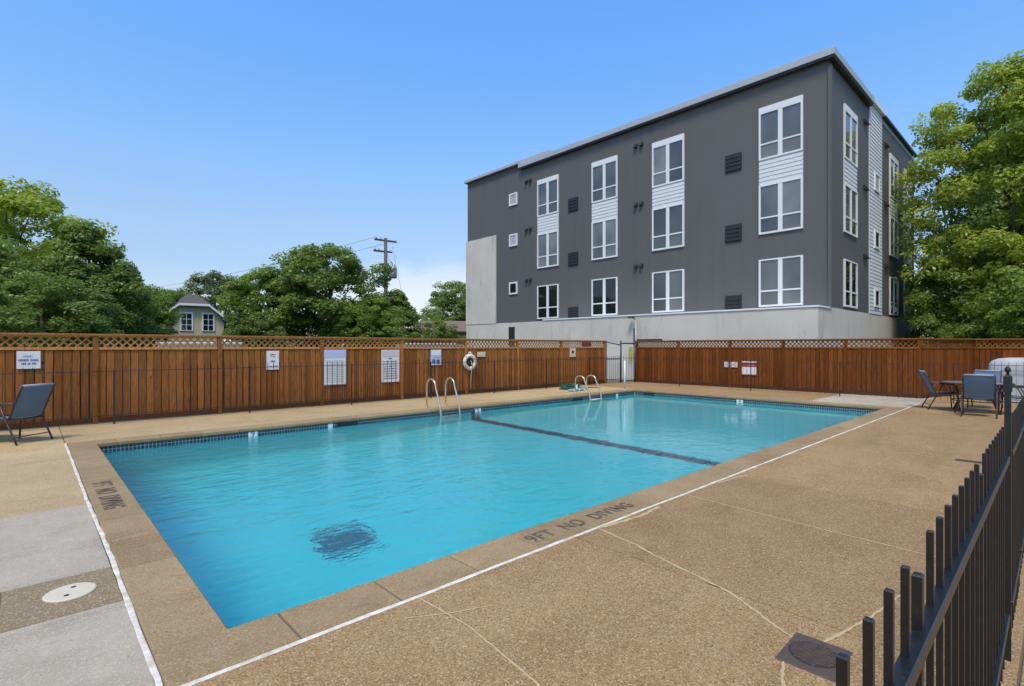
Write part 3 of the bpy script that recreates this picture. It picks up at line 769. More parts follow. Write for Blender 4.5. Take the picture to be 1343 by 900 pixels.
for i in range(-24, 30):
    for sg in (1, -1):
        a = i*.06; b_ = a + sg*1.6
        za, zb = .06, 1.66
        lo_, hi_ = .0, 1.62
        if sg > 0 and a < lo_: za += (lo_-a); a = lo_
        if sg > 0 and b_ > hi_: zb -= (b_-hi_); b_ = hi_
        if sg < 0:
            a, b_ = i*.06+1.0, i*.06-0.6
            if a > hi_: za += (a-hi_); a = hi_
            if b_ < lo_: zb -= (lo_-b_); b_ = lo_
        if zb-za < .05 or (a-b_)*(sg) > 0: continue
        ch.tube([(u.x*a,u.y*a,za),(u.x*b_,u.y*b_,zb)], .004, 3, False)
o = ch.build('chain_mesh', M['galv'], cg); o['kind'] = 'stuff'
ys = tag(MB().bbox(19.52, 19.80, 13.27, 13.285, 1.02, 1.60, .002).build('gate_sign', M['yellow']), 'small yellow-green notice hung on the chain-link gate', 'sign')
ys.data.transform(Matrix.Translation((0, 0.02, 0)))
t = thing('dark_pole', 'thin dark steel pole standing taller than the fences at the gate', 'pole', (20.3, 13.55, 0))
MB().tube([(0,0,0),(0,0,2.40)], .04, 10).build('shaft', M['dkmetal'], t, True); MB().tube([(0,0,2.40),(0,0,2.43)], .05, 10).build('cap', M['dkmetal'], t)
t = thing('lamp_pole', 'slim galvanised pole with a small dark lamp head in front of the white base wall', 'lamp', (20.75, 13.75, 0))
MB().tube([(0,0,0),(0,0,2.85)], .035, 10).build('shaft', M['galv'], t, True)
MB().tube([(0,0,2.85),(-.05,.14,2.95)], .02, 8).build('arm', M['dkmetal'], t)
MB().bbox(-.22,.02,.10,.32,2.93,3.01,.02).build('lamp_head', M['dkmetal'], t)
t = thing('white_pole', 'short pale post standing at the far corner of the pool', 'post', (16.05, 11.12, 0))
MB().tube([(0,0,0),(0,0,1.08)], .028, 12).build('shaft', M['white'], t, True); MB().lathe([(.07,.006),(.06,.02),(.03,.03)], n=16).build('flange', M['galv'], t)

# hose and vacuum head
t = thing('garden_hose', 'dark green hose lying coiled in front of the far fence', 'hose', (14.9, 12.75, 0))
for k_ in range(5):
    pts = []
    for a in range(0, 361, 20):
        rr = .30+.05*math.sin(k_*2+a/50); pts.append((rr*1.5*math.cos(R(a)), rr*math.sin(R(a)), .022+k_*.038+.01*math.sin(a/20)))
    MB().tube(pts, .02, 6).build('coil', M['hose'], t, True)
MB().tube([(.4,.1,.02),(.7,-.2,.02),(1.0,-.1,.02),(1.3,-.4,.02)], .018, 6).build('loose_end', M['hose'], t, True)
t = thing('pool_vacuum', 'pale teal pool vacuum head with wheels lying by the hose', 'pool cleaner', (14.45, 12.05, 0), R(8))
MB().bbox(-.42,.42,-.10,.10,.03,.09,.02).build('body', M['teal'], t)
for x in (-.34, 0, .34): MB().tube([(x,-.115,.035),(x,.115,.035)], .034, 12).build('wheel', M['white'], t)
MB().tube([(0,0,.09),(0,.02,.17),(.1,.06,.20)], .025, 8).build('swivel', M['white'], t)

# ---------------------------------------------------------------- signs
def sign(label, X0, X1, z0, z1, mat, marks, Y=13.703, name='notice_sign', frame=None, side='L'):
    w, h_ = X1-X0, z1-z0
    if side == 'L': t = thing(name, label, 'sign', ((X0+X1)/2, Y-.012, z0))
    else: t = thing(name, label, 'sign', (Y-.012, (X0+X1)/2, z0), R(-90))
    MB().bbox(-w/2, w/2, 0, .012, 0, h_, .002).build('panel', M[mat], t)
    if frame:
        f_ = .018
        MB().box(-w/2,w/2,-.003,.0,0,f_).box(-w/2,w/2,-.003,.0,h_-f_,h_).box(-w/2,-w/2+f_,-.003,0,f_,h_-f_).box(w/2-f_,w/2,-.003,0,f_,h_-f_).build('border', M[frame], t)
    for (cx_, cz, ww, hh, mm, words) in marks:
        if words == 0:
            MB().box(cx_*w-ww*w/2, cx_*w+ww*w/2, -.0045, -.0008, cz*h_-hh*h_/2, cz*h_+hh*h_/2).build('print_block', M[mm], t); continue
        mb = MB(); x = cx_*w-ww*w/2; end = cx_*w+ww*w/2; rnd = random.Random(int(cz*1000)+words)
        ch_ = hh*h_*.62
        while x < end:
            nl = rnd.randint(2, 7)
            for _ in range(nl):
                if x > end: break
                gh = hh*h_*rnd.uniform(.7, 1); mb.box(x, min(end+.002, x+ch_*.62), -.004, -.001, cz*h_-hh*h_/2, cz*h_-hh*h_/2+gh); x += ch_*.9
            x += ch_*.7
        mb.build('print_line', M[mm], t)['kind'] = 'stuff'
    return t
sign('white notice with three blue lines at the left end of the long fence', -.16, .18, 1.17, 1.51, 'signwhite',
     [(0,.72,.45,.12,'inkgrey',3),(0,.50,.85,.13,'inkblue',2),(0,.30,.6,.12,'inkblue',4)])
sign('narrow white notice with a small red and a small black mark', 4.37, 4.67, 1.02, 1.49, 'signwhite',
     [(-.02,.80,.45,.07,'inkred',2),(0,.70,.3,.06,'inkred',3),(0,.45,.34,.10,'ink',2),(0,.17,.75,.05,'ink',4)])
sign('large lilac-headed rules board right of the narrow notice', 5.83, 6.47, .55, 1.52, 'signwhite',
     [(0,.875,.97,.22,'signlilac',0),(0,.86,.85,.05,'inkblue',3)] +
     [(0,.68-k_*.05,.8,.018,'inkgrey',9+k_) for k_ in range(13)], name='rules_board', frame='inkgrey')
sign('large white warning board with a red header and black lines', 7.56, 8.15, .55, 1.50, 'signwhite',
     [(0,.88,.92,.20,'signpink',0),(0,.875,.78,.06,'inkred',2),(0,.73,.2,.045,'ink',3)] +
     [(0,.64-k_*.075,.74,.035,'ink',5+k_) for k_ in range(8)], name='warning_board')
sign('small white and purple notice left of the life ring', 9.28, 9.68, 1.01, 1.50, 'signlilac',
     [(0,.80,.9,.34,'signwhite',0),(-.22,.25,.3,.26,'inkblue',0),(.2,.22,.32,.26,'inkblue',0),(0,.5,.7,.06,'inkgrey',3)])
sign('tiny blank cream plate right of the life ring', 11.17, 11.53, 1.25, 1.42, 'cream', [])
sign('small white notice with a black symbol near the gate end of the fence', 15.97, 16.33, 1.18, 1.54, 'cream', [(0,.55,.4,.3,'ink',0)])
sign('pale pink plate with faint lettering on the right fence', 8.72, 9.25, .79, 1.00, 'signpink', [(0,.5,.7,.16,'inkgrey',3)], Y=20.10, side='R')
sign('red framed notice with a white lower half on the right fence', 8.0, 8.56, .50, 1.04, 'signred',
     [(0,.95,.98,.08,'signwhite',0),(.15,.70,.5,.05,'signpink',3),(0,.33,.96,.52,'signwhite',0)], Y=20.10, side='R')

# life ring
t = thing('life_ring', 'white ring buoy with rope hanging on the long cedar fence', 'life ring', (10.77, 13.60, 1.08))
MB().torus((0,0,0), .215, .062, 'y', 40, 12).build('ring', M['ring'], t, True)
for a in (45, 135, 225, 315):
    c_, s_ = math.cos(R(a)), math.sin(R(a)); bm_ = MB()
    pts = [(.215*c_ + .068*math.cos(R(b_))*c_, .068*math.sin(R(b_)), .215*s_ + .068*math.cos(R(b_))*s_) for b_ in range(0, 361, 30)]
    bm_.tube(pts, .012, 6).build('band', M['inkgrey'], t, True)
MB().torus((0,.02,-.01), .105, .03, 'y', 24, 8).torus((0,.03,-.0), .055, .028, 'y', 20, 8).build('rope_bag', M['black'], t, True)
MB().tube([(0,.02,.36),(-.07,-.03,.26),(-.15,-.04,.15)], .016, 6).tube([(0,.02,.36),(.07,-.03,.26),(.15,-.04,.15)], .016, 6).build('rope_loop', M['ring'], t, True)
MB().tube([(.03,-.02,.04),(.06,-.075,-.12),(.03,-.07,-.27),(.05,-.02,-.42),(.04,.0,-.6),(.05,.02,-.86)], .014, 6).build('rope', M['rope'], t, True)
MB().bbox(-.02,.02,.0,.10,.33,.39,.006).build('hook', M['dkmetal'], t)

# ---------------------------------------------------------------- patio furniture
def sling_chair(label, loc, rz, light=False):
    """faces +y of its own frame"""
    t = thing('patio_chair', label, 'chair', (*loc, 0.003), rz, 'blue sling chairs with bronze frames')
    W = .27
    prof_b = [(-.16,.42),(-.20,.52),(-.27,.68),(-.345,.84),(-.385,.95)]
    prof_s = [(.27,.425),(.22,.44),(.1,.425),(-.05,.405),(-.16,.42)]
    def sheet(pr, name):
        mb = MB(); k_ = 0; NX = 6
        for i, (y, z) in enumerate(pr):
            for j in range(NX+1):
                q = j/NX*2-1; sag = .018*(1-q*q)*(1 if 0 < i < len(pr)-1 else .4)
                mb.v.append((q*(W-.02), y-(sag if name == 'backrest' else 0), z-(sag if name == 'seat' else 0)))
        nv = len(mb.v)
        for i, (y, z) in enumerate(pr):
            for j in range(NX+1):
                v = mb.v[i*(NX+1)+j]; mb.v.append((v[0], v[1]-(.006 if name == 'backrest' else 0), v[2]-(.006 if name == 'seat' else 0)))
        for i in range(len(pr)-1):
            for j in range(NX):
                a = i*(NX+1)+j; mb.f.append((a, a+1, a+NX+2, a+NX+1)); b_ = a+nv; mb.f.append((b_+NX+1, b_+NX+2, b_+1, b_))
        return mb.build(name, M['sling'], t, True)
    sheet(prof_s, 'seat'); bk = sheet(prof_b, 'backrest')
    MB().tube([(-W+.02,-.388,.955),(W-.02,-.388,.955)], .019, 8).build('hem', M['slingedge'], bk, True)
    MB().tube([(-W+.02,.275,.43),(W-.02,.275,.43)], .014, 8).build('crossbar', M['bronze'], t, True)
    MB().tube([(-W,-.16,.395),(W,-.16,.395)], .013, 8).build('crossbar', M['bronze'], t, True)
    for s_ in (-1, 1):
        x = s_*W
        MB().tube([(x,-.39,.965),(x,-.345,.84),(x,-.27,.68),(x,-.20,.52),(x,-.16,.42),(x,-.05,.405),(x,.1,.42),(x,.27,.43)], .016, 8).build('side_frame', M['bronze'], t, True)
        xo = x + s_*.025
        MB().tube([(xo,-.27,.66),(xo,-.18,.665),(xo,.0,.66),(xo,.16,.645),(xo,.245,.60),(xo,.27,.50)], .017, 8).build('armrest', M['bronze'], t, True)
        MB().tube([(xo,.27,.50),(xo,.28,.30),(xo,.30,.0)], .015, 8).build('leg', M['bronze'], t, True)
        MB().tube([(xo,-.02,.65),(xo,-.12,.42),(xo,-.25,.16),(xo,-.33,.0)], .015, 8).build('leg', M['bronze'], t, True)
    MB().tube([(-W,-.27,.12),(W,-.27,.12)], .01, 6).build('stretcher', M['bronze'], t, True)
    return t
def facing(fx, fy): return math.atan2(fy, fx) - math.pi/2
sling_chair('blue sling chair at the left edge with its back to the pool', (-.13, 12.02), facing(-.66, .75))
sling_chair('sling chair seen from the side at the left end of the patio table', (17.12, 2.22), facing(.36, -.93))
sling_chair('sling chair nearest the camera with its back turned at the patio table', (15.95, 1.38), facing(.99, .06))
sling_chair('sling chair beyond the patio table facing the camera', (18.15, 1.46), facing(-.99, .05))
sling_chair('sling chair at the right end of the patio table by the iron fence', (16.92, .80), facing(.02, .99))

t = thing('patio_table', 'round glass patio table with bronze legs among four sling chairs', 'table', (16.95, 1.52, 0.003), R(8))
MB().lathe([(.66,.700),(.67,.704),(.67,.710),(.66,.714),(.04,.7145)], n=48).build('glass_top', M['tglass'], t)
MB().torus((0,0,.705), .675, .017, 'z', 48, 8).build('rim', M['bronze'], t, True)
for a in (45, 135, 225, 315):
    c_, s_ = math.cos(R(a)), math.sin(R(a))
    MB().tube([(.62*c_,.62*s_,.70),(.52*c_,.52*s_,.45),(.46*c_,.46*s_,.25),(.58*c_,.58*s_,0)], [.020,.022,.020,.022], 10).build('leg', M['bronze'], t, True)
MB().torus((0,0,.28), .46, .012, 'z', 36, 6).build('ring_brace', M['bronze'], t, True)
t = thing('round_table', 'round bronze patio table cut off by the left edge of the picture', 'table', (-.98, 12.45, 0.003))
MB().lathe([(.60,.695),(.62,.705),(.62,.72),(.60,.728),(.1,.728)], n=40).build('table_top', M['bronze'], t)
for a in (45, 135, 225, 315):
    MB().tube([(.5*math.cos(R(a)),.5*math.sin(R(a)),.695),(.42*math.cos(R(a)),.42*math.sin(R(a)),.35),(.5*math.cos(R(a)),.5*math.sin(R(a)),0)], .018, 8).build('leg', M['bronze'], t, True)

# covered grill behind the iron fence
t = thing('covered_grill', 'bulky grey-white grill cover with rounded top behind the iron fence', 'grill cover', (20.75, .82, -.0))
mb = MB(); NA = 56; levels = [(0.03,1.0),(0.5,.985),(.95,.97),(1.08,.95),(1.17,.88),(1.235,.72),(1.265,.45),(1.27,.1)]
for z, k_ in levels:
    for j in range(NA):
        a = 2*math.pi*j/NA; c_, s_ = math.cos(a), math.sin(a)
        sq = (abs(c_)**3.2 + abs(s_)**3.2)**(-1/3.2)
        fold = 1 + (.022*math.sin(j*2.7)+.018*math.sin(j*1.3+2))*(1-z/1.3)
        mb.v.append((.36*sq*c_*k_*fold, .80*sq*s_*k_*fold, z*(1+.01*math.sin(j*.9))))
for i in range(len(levels)-1):
    for j in range(NA): mb.f.append((i*NA+j, i*NA+(j+1) % NA, (i+1)*NA+(j+1) % NA, (i+1)*NA+j))
mb.f.append(tuple((len(levels)-1)*NA+j for j in range(NA)))
mb.build('cover', M['cover'], t, True)
MB().tube([(-.40,-.6,.93),(-.41,0,.92),(-.40,.6,.93)], .012, 6).build('drawstring', M['inkgrey'], t)

# ---------------------------------------------------------------- apartment building
BX, BY0, BY1, BXE = 22.3, 6.2, 28.4, 38.4
ap = thing('apartment_building', 'three-storey dark grey apartment block on a white base with white window columns', 'building', (BX, BY0, 0))
inv = Matrix.Translation((-BX, -BY0, 0))
def ab(mb, name, mat, parent=None):
    o = mb.build(name, mat, parent or ap); o.data.transform(inv); return o
ab(MB().box(BX, BXE, BY0, BY1, 3.1, 12.58), 'wall', M['grey'])
ab(MB().box(BX-.03, BXE+.7, BY0-.03, BY1+.1, 0, 3.1), 'base_wall', M['stucco'])
ab(MB().box(20.9, BX-.035, BY0-.03, 19.85, 0, 3.04), 'plinth', M['stucco'])
ab(MB().bbox(20.86, BX+.12, BY0-.07, 19.88, 3.043, 3.10, .01), 'plinth_cap', M['trim'])
ab(MB().box(BX-.06, BX-.001, 25.37, 28.52, 3.103, 8.85), 'stucco_panel', M['stucco'])
ab(MB().box(BX-.065, BX-.0, BY0-.10, BY0+.02, 3.103, 12.3).box(BX, BX+.10, BY0-.10, BY0-.001, 3.103, 12.3), 'corner_trim', M['grey'])
# parapet metal: fascia and coping, in one run per side
for (x0,x1,y0,y1,z0,z1) in ((BX-.26, BX-.002, BY0-.26, 23.07, 12.585, 12.86), (BX-.002, 28.0, BY0-.26, BY0-.002, 12.585, 12.86)):
    ab(MB().bbox(x0,x1,y0,y1,z0,z1,.02), 'parapet_fascia', M['coppingmetal'])
ab(MB().box(BX-.20, BX-.003, BY0-.20, 23.0, 12.50, 12.582).box(BX-.003, 28.0, BY0-.20, BY0-.003, 12.50, 12.582), 'soffit', M['dkmetal'])
ab(MB().box(BX-.002, BXE, BY0-.002, 23.07, 12.582, 12.80), 'roof', M['coppingmetal'])
ab(MB().bbox(BX, BXE, 23.075, BY1, 12.585, 12.88, .002), 'parapet_block', M['grey'])
ab(MB().bbox(BX-.22, BX+.3, 23.072, BY1+.14, 12.883, 13.06, .02), 'parapet_coping', M['coppingmetal'])
ab(MB().bbox(BX-.14, BX+.4, 20.6, 23.06, 12.863, 13.08, .02), 'parapet_step', M['coppingmetal'])
ab(MB().bbox(30.5, BXE+.1, BY0-.16, BY0+.2, 12.803, 12.93, .02), 'parapet_coping', M['dkmetal'])
ab(MB().bbox(28.05, 30.45, BY0-.18, BY0+.2, 12.803, 13.02, .02), 'parapet_coping', M['trim'])
# siding strip on the side wall with clapboards
def laps(x0, x1, z0, z1, side, off, name='siding_panel', pitch=.17):
    """overlapping clapboards; side 'F' faces -x (x0,x1 are y), 'S' faces -y"""
    mb = MB(); z = z0
    while z < z1-.02:
        zt = min(z+pitch, z1)
        if side == 'F':
            f_ = BX-off
            mb.hexa([(f_-.022,x0,z),(BX-.002,x0,z),(BX-.002,x1,z),(f_-.022,x1,z),(f_-.004,x0,zt),(BX-.002,x0,zt),(BX-.002,x1,zt),(f_-.004,x1,zt)])
        else:
            f_ = BY0-off
            mb.hexa([(x0,f_-.022,z),(x1,f_-.022,z),(x1,BY0-.002,z),(x0,BY0-.002,z),(x0,f_-.004,zt),(x1,f_-.004,zt),(x1,BY0-.002,zt),(x0,BY0-.002,zt)])
        z = zt
    ab(mb, name, M['lap'])
laps(28.1, 30.4, 3.12, 12.8, 'S', .03)

pane_r = random.Random(3)
def window(a0, a1, z0, z1, side, head=0.0, dark=False, cols=2, tr=.33):
    """frame with mullion and transom, four panes set back in it"""
    def bx(mb, a, b_, d0, d1, za, zb):
        if side == 'F': mb.box(BX-d1, BX-d0, a, b_, za, zb)
        else: mb.box(a, b_, BY0-d1, BY0-d0, za, zb)
    fw = .075; mf = MB()
    zt = z1-head
    bx(mf, a0, a0+fw, .002, .07, z0, z1); bx(mf, a1-fw, a1, .002, .07, z0, z1)
    bx(mf, a0+fw, a1-fw, .002, .068, z0, z0+fw); bx(mf, a0+fw, a1-fw, .002, .068, zt-fw*.7, z1)
    mid = (a0+a1)/2; mw = .085
    if cols == 2: bx(mf, mid-mw, mid+mw, .002, .062, z0+fw, zt-fw*.7)
    zm = z0 + (zt-z0)*tr
    spans = [(a0+fw, mid-mw), (mid+mw, a1-fw)] if cols == 2 else [(a0+fw, a1-fw)]
    for (s0, s1) in spans: bx(mf, s0, s1, .002, .060, zm-.03, zm+.03)
    w = ab(mf, 'window', M['trim'])
    for (s0, s1) in spans:
        for (q0, q1) in ((z0+fw, zm-.03), (zm+.03, zt-fw*.7)):
            mp_ = MB(); bx(mp_, s0, s1, .003, .030+pane_r.uniform(0, .002), q0, q1)
            ab(mp_, 'pane', M['pane_dark'] if dark else M['pane'], w)
    return w
colsF = [(19.94, 21.62), (15.87, 17.53), (12.14, 13.82), (7.09, 8.77)]
for i, (a, b_) in enumerate(colsF):
    window(a, b_, 9.32, 11.50, 'F', head=.22)
    window(a, b_, 6.25, 8.27, 'F')
    window(a, b_, 3.24, 5.20, 'F', dark=(i < 2))
    laps(a, b_, 8.272, 9.318, 'F', .03)
for (a, b_) in ((24.16, 26.0), (32.05, 33.85), (35.47, 37.23)):
    window(a, b_, 9.25, 11.45, 'S', head=.22); window(a, b_, 6.25, 8.2, 'S'); window(a, b_, 3.22, 5.15, 'S', dark=True)
    laps(a, b_, 8.203, 9.247, 'S', .03)
def small_window(a0, a1, z0, z1, side, dark=False):
    def bx(mb, a, b_, d0, d1, za, zb):
        if side == 'F': mb.box(BX-d1, BX-d0, a, b_, za, zb)
        else: mb.box(a, b_, BY0-d1, BY0-d0, za, zb)
    f_ = .09; d = .07 if side == 'F' else .10; mf = MB()
    bx(mf, a0, a0+f_, .0015, d, z0, z1); bx(mf, a1-f_, a1, .0015, d, z0, z1); bx(mf, a0+f_, a1-f_, .0015, d, z0, z0+f_); bx(mf, a0+f_, a1-f_, .0015, d, z1-f_, z1)
    w = ab(mf, 'window', M['trim']); mp_ = MB(); bx(mp_, a0+f_, a1-f_, .0015, d-.03, z0+f_, z1-f_)
    ab(mp_, 'pane', M['pane_dark'] if dark else M['blind'], w)
for z, d_ in ((10.46, False), (7.9, False), (4.88, True)): small_window(23.37, 24.10, z, z+.76, 'F', d_)
for z, d_ in ((8.9, False), (6.2, True), (3.45, True)): small_window(28.85, 29.75, z, z+.85, 'S', d_)
def grille(a0, a1, z0, z1):
    mf = MB().box(BX-.05, BX-.002, a0, a1, z0, z1)
    w = ab(mf, 'air_grille', M['vent']); ms = MB(); k_ = int((z1-z0)/.17)
    for i in range(k_):
        z = z0+.06+i*.17
        ms.hexa([(BX-.075,a0+.03,z),(BX-.052,a0+.03,z),(BX-.052,a1-.03,z),(BX-.075,a1-.03,z),(BX-.057,a0+.03,z+.05),(BX-.052,a0+.03,z+.05),(BX-.052,a1-.03,z+.05),(BX-.057,a1-.03,z+.05)])
    ab(ms, 'louvre', M['ventslat'], w)
for z in (9.17, 6.12, 3.2):
    grille(18.51, 19.21, z, z+(.74 if z > 4 else .60)); grille(9.5, 10.2, z, z+(.74 if z > 4 else .60))
def hood(a, z, side='F'):
    mb = MB()
    for d_ in (-.16, .16):
        if side == 'F': mb.hexa([(BX-.16,a+d_-.09,z-.09),(BX-.003,a+d_-.09,z-.09),(BX-.003,a+d_+.09,z-.09),(BX-.16,a+d_+.09,z-.09),(BX-.06,a+d_-.09,z+.09),(BX-.003,a+d_-.09,z+.09),(BX-.003,a+d_+.09,z+.09),(BX-.06,a+d_+.09,z+.09)])
        else: mb.hexa([(a+d_-.09,BY0-.16,z-.09),(a+d_+.09,BY0-.16,z-.09),(a+d_+.09,BY0-.003,z-.09),(a+d_-.09,BY0-.003,z-.09),(a+d_-.09,BY0-.06,z+.09),(a+d_+.09,BY0-.06,z+.09),(a+d_+.09,BY0-.003,z+.09),(a+d_-.09,BY0-.003,z+.09)])
    ab(mb, 'vent_hood', M['vent'])
for z in (11.65, 8.7, 5.62): hood(14.6, z); hood(22.4, z+.03); hood(27.4, z, 'S'); hood(31.3, z, 'S')
hood(34.7, 8.7, 'S')
ab(MB().box(BX-.05, BX-.031, 23.6, 24.15, 1.2, 2.83), 'utility_door', M['vent'])
ab(MB().box(BX-.045, BX-.031, 12.9, 12.93, 3.11, 3.13), 'joint_cover', M['galv'])

# ---------------------------------------------------------------- distant houses and pole
def face_cam(x, y): return math.atan2(y, x) - math.pi/2       # local +y points away from the camera
hs = thing('gabled_house', 'small cream house with clipped dark gable seen among the left trees', 'house', (10.25, 51.9, 0), face_cam(10.7, 51.6)+R(6))
wpts = [(-2.1,0),(2.6,0),(2.6,3.7),(2.15,4.45),(1.45,5.12),(-.85,5.12),(-2.1,3.75)]
mb = MB(); n_ = len(wpts)
mb.v = [(x,0,z) for x,z in wpts]+[(x,9,z) for x,z in wpts]
mb.f = [tuple(range(n_)), tuple(range(2*n_-1, n_-1, -1))]+[(i, i+n_, (i+1) % n_+n_, (i+1) % n_) for i in range(n_)]
mb.build('wall', M['housecream'], hs)
def slope(pts, th, mat, name):
    m2 = MB(); m2.hexa([p for p in pts]+[(p[0],p[1],p[2]+th) for p in pts]); return m2.build(name, mat, hs)
slope([(-4.0,-.4,2.6),(-.75,-.4,5.26),(-.75,9.3,5.26),(-4.0,9.3,2.6)], .16, M['shingle'], 'roof')
slope([(1.3,-.4,5.26),(3.1,-.4,3.75),(3.1,9.3,3.75),(1.3,9.3,5.26)], .16, M['shingle'], 'roof')
slope([(-.95,-.45,5.16),(1.55,-.45,5.16),(.75,1.5,6.1),(-.1,1.5,6.1)], .12, M['shingle'], 'roof')
slope([(-.75,-.1,5.28),(-.1,1.5,6.1),(-.1,9.3,6.1),(-.75,9.3,5.28)], .13, M['shingle'], 'roof')
slope([(.75,1.5,6.1),(1.35,-.1,5.28),(1.35,9.3,5.28),(.75,9.3,6.1)], .13, M['shingle'], 'roof')
slope([(-.1,1.52,6.12),(.75,1.52,6.12),(.75,9.3,6.12),(-.1,9.3,6.12)], .12, M['shingle'], 'roof')
tr_ = MB()
for a, b_ in (((-4.0,2.5),(-.8,5.12)),((-.8,5.12),(1.4,5.12)),((1.4,5.12),(3.1,3.65))):
    tr_.hexa([(a[0],-.47,a[1]),(b_[0],-.47,b_[1]),(b_[0],-.41,b_[1]),(a[0],-.41,a[1]),(a[0],-.47,a[1]+.2),(b_[0],-.47,b_[1]+.2),(b_[0],-.41,b_[1]+.2),(a[0],-.41,a[1]+.2)])
tr_.build('bargeboard', M['trim'], hs)
MB().box(-3.7,-2.12,1.0,8.8,0,2.62).build('wing_wall', M['shingle'], hs)
for x0, x1 in ((-.65,.15),(.98,1.78)):
    w = MB().box(x0-.09,x1+.09,-.08,-.003,2.95,4.58).build('window', M['trim'], hs)
    for q in range(2):
        for z in range(3):
            dx = (x1-x0)/2
            MB().box(x0+q*dx+.03,x0+(q+1)*dx-.03,-.095,-.081,3.03+z*.49,3.03+z*.49+.43).build('pane', M['pane_dark'], w)

bh = thing('brown_roof_house', 'low house with a long brown roof left of the apartment block', 'house', (37.5, 49.8, 0), face_cam(37.5, 49.8))
MB().box(-4.0, 6.5, 0, 7, 0, 3.35).build('wall', M['brick'], bh)
MB().hexa([(-4.9,-.7,3.25),(7.2,-.7,3.25),(7.2,3.5,4.65),(-4.4,3.5,4.65),(-4.9,-.7,3.42),(7.2,-.7,3.42),(7.2,3.5,4.82),(-4.4,3.5,4.82)]).build('roof', M['brownroof'], bh)
MB().hexa([(-4.4,3.52,4.65),(7.2,3.52,4.65),(7.2,7.7,3.25),(-4.9,7.7,3.25),(-4.4,3.52,4.82),(7.2,3.52,4.82),(7.2,7.7,3.42),(-4.9,7.7,3.42)]).build('roof', M['brownroof'], bh)
MB().box(-4.9, 7.2, -.74, -.70, 3.18, 3.36).build('fascia', M['vent'], bh)
for x in (-3.4,-2.0,-.4,1.3,3.1):
    w = MB().box(x,x+.9,-.05,-.003,1.7,2.95).build('window', M['wallpale'], bh)
    MB().box(x+.1,x+.8,-.065,-.051,1.8,2.85).build('pane', M['pane_dark'], w)

up_ = thing('utility_pole', 'tall weathered timber utility pole with crossarms and a transformer above the trees', 'utility pole', (22.7, 40.4, 0), face_cam(22.7, 40.4))
MB().tube([(0,0,-.05),(0.02,0,5.5),(0,0,11.0)], [.21,.18,.14], 12).build('shaft', M['polewood'], up_, True)
for z, l_, rr, sh in ((10.72, 1.15, R(38), 0.05), (9.75, .95, R(38), -.25)):
    c_, s_ = math.cos(rr), math.sin(rr)
    MB().hexa([((sh-l_)*c_-.06,(sh-l_)*s_-.12,z-.08),((sh+l_)*c_-.06,(sh+l_)*s_-.12,z-.08+.12),((sh+l_)*c_+.03,(sh+l_)*s_-.02,z-.08+.12),((sh-l_)*c_+.03,(sh-l_)*s_-.02,z-.08),
               ((sh-l_)*c_-.06,(sh-l_)*s_-.12,z+.08),((sh+l_)*c_-.06,(sh+l_)*s_-.12,z+.20),((sh+l_)*c_+.03,(sh+l_)*s_-.02,z+.20),((sh-l_)*c_+.03,(sh-l_)*s_-.02,z+.08)]).build('crossarm', M['polewood'], up_)
    for q in (-.9, -.5, .9):
        MB().lathe([(.05,z+.09),(.07,z+.16),(.035,z+.22),(.05,z+.27)], (sh+q*l_)*c_, (sh+q*l_)*s_-.07, 10).build('insulator', M['galv'], up_)
MB().lathe([(.30,7.55),(.34,7.6),(.34,8.45),(.26,8.55)], .62, 0, 18).build('transformer', M['galv'], up_, True)
MB().box(.16,.34,-.05,.05,7.8,7.9).box(.16,.34,-.05,.05,8.25,8.35).build('bracket', M['dkmetal'], up_)
MB().tube([(.62,0,8.5),(.60,0,8.8),(.45,-.05,9.0)], .03, 6).tube([(.75,.05,8.5),(.78,.05,8.75)], .04, 6).build('bushing', M['dkmetal'], up_)
def wire(a, b_, sag, name='power_line'):
    pts = []
    for i in range(17):
        q = i/16; pts.append((a[0]+(b_[0]-a[0])*q, a[1]+(b_[1]-a[1])*q, a[2]+(b_[2]-a[2])*q-sag*4*q*(1-q)))
    MB().tube(pts, .013, 4, False).build(name, M['dkmetal'], up_)
wire((.5,.3,10.9), (1.3,-3,6.0), .2)
wire((.1,.1,9.8), (.65,0,8.6), .15)
for q in (-.9, .9): wire((q*.9, q*.75, 10.95), (-62+q, 55, 10.5), 2.4)

# pale low walls glimpsed through the lattice
for k_, (x0, x1, y, zt, lb) in enumerate(((3.0, 5.4, 19.5, 1.74, 'low pale wall glimpsed through the lattice below the cream house'),
                                          (12.6, 15.4, 20.5, 1.76, 'low pale wall glimpsed through the lattice above the warning board'),
                                          (16.0, 21.0, 27.0, 1.72, 'low pale wall glimpsed through the lattice left of the apartment block'))):
    t = thing('garden_wall', lb, 'wall', (x0, y, 0))
    MB().box(0, x1-x0, 0, .2, -.06, zt-.07).build('wall', M['wallpale'], t)
    MB().bbox(-.04, x1-x0+.04, -.04, .24, zt-.069, zt, .01).build('coping', M['lap'], t)

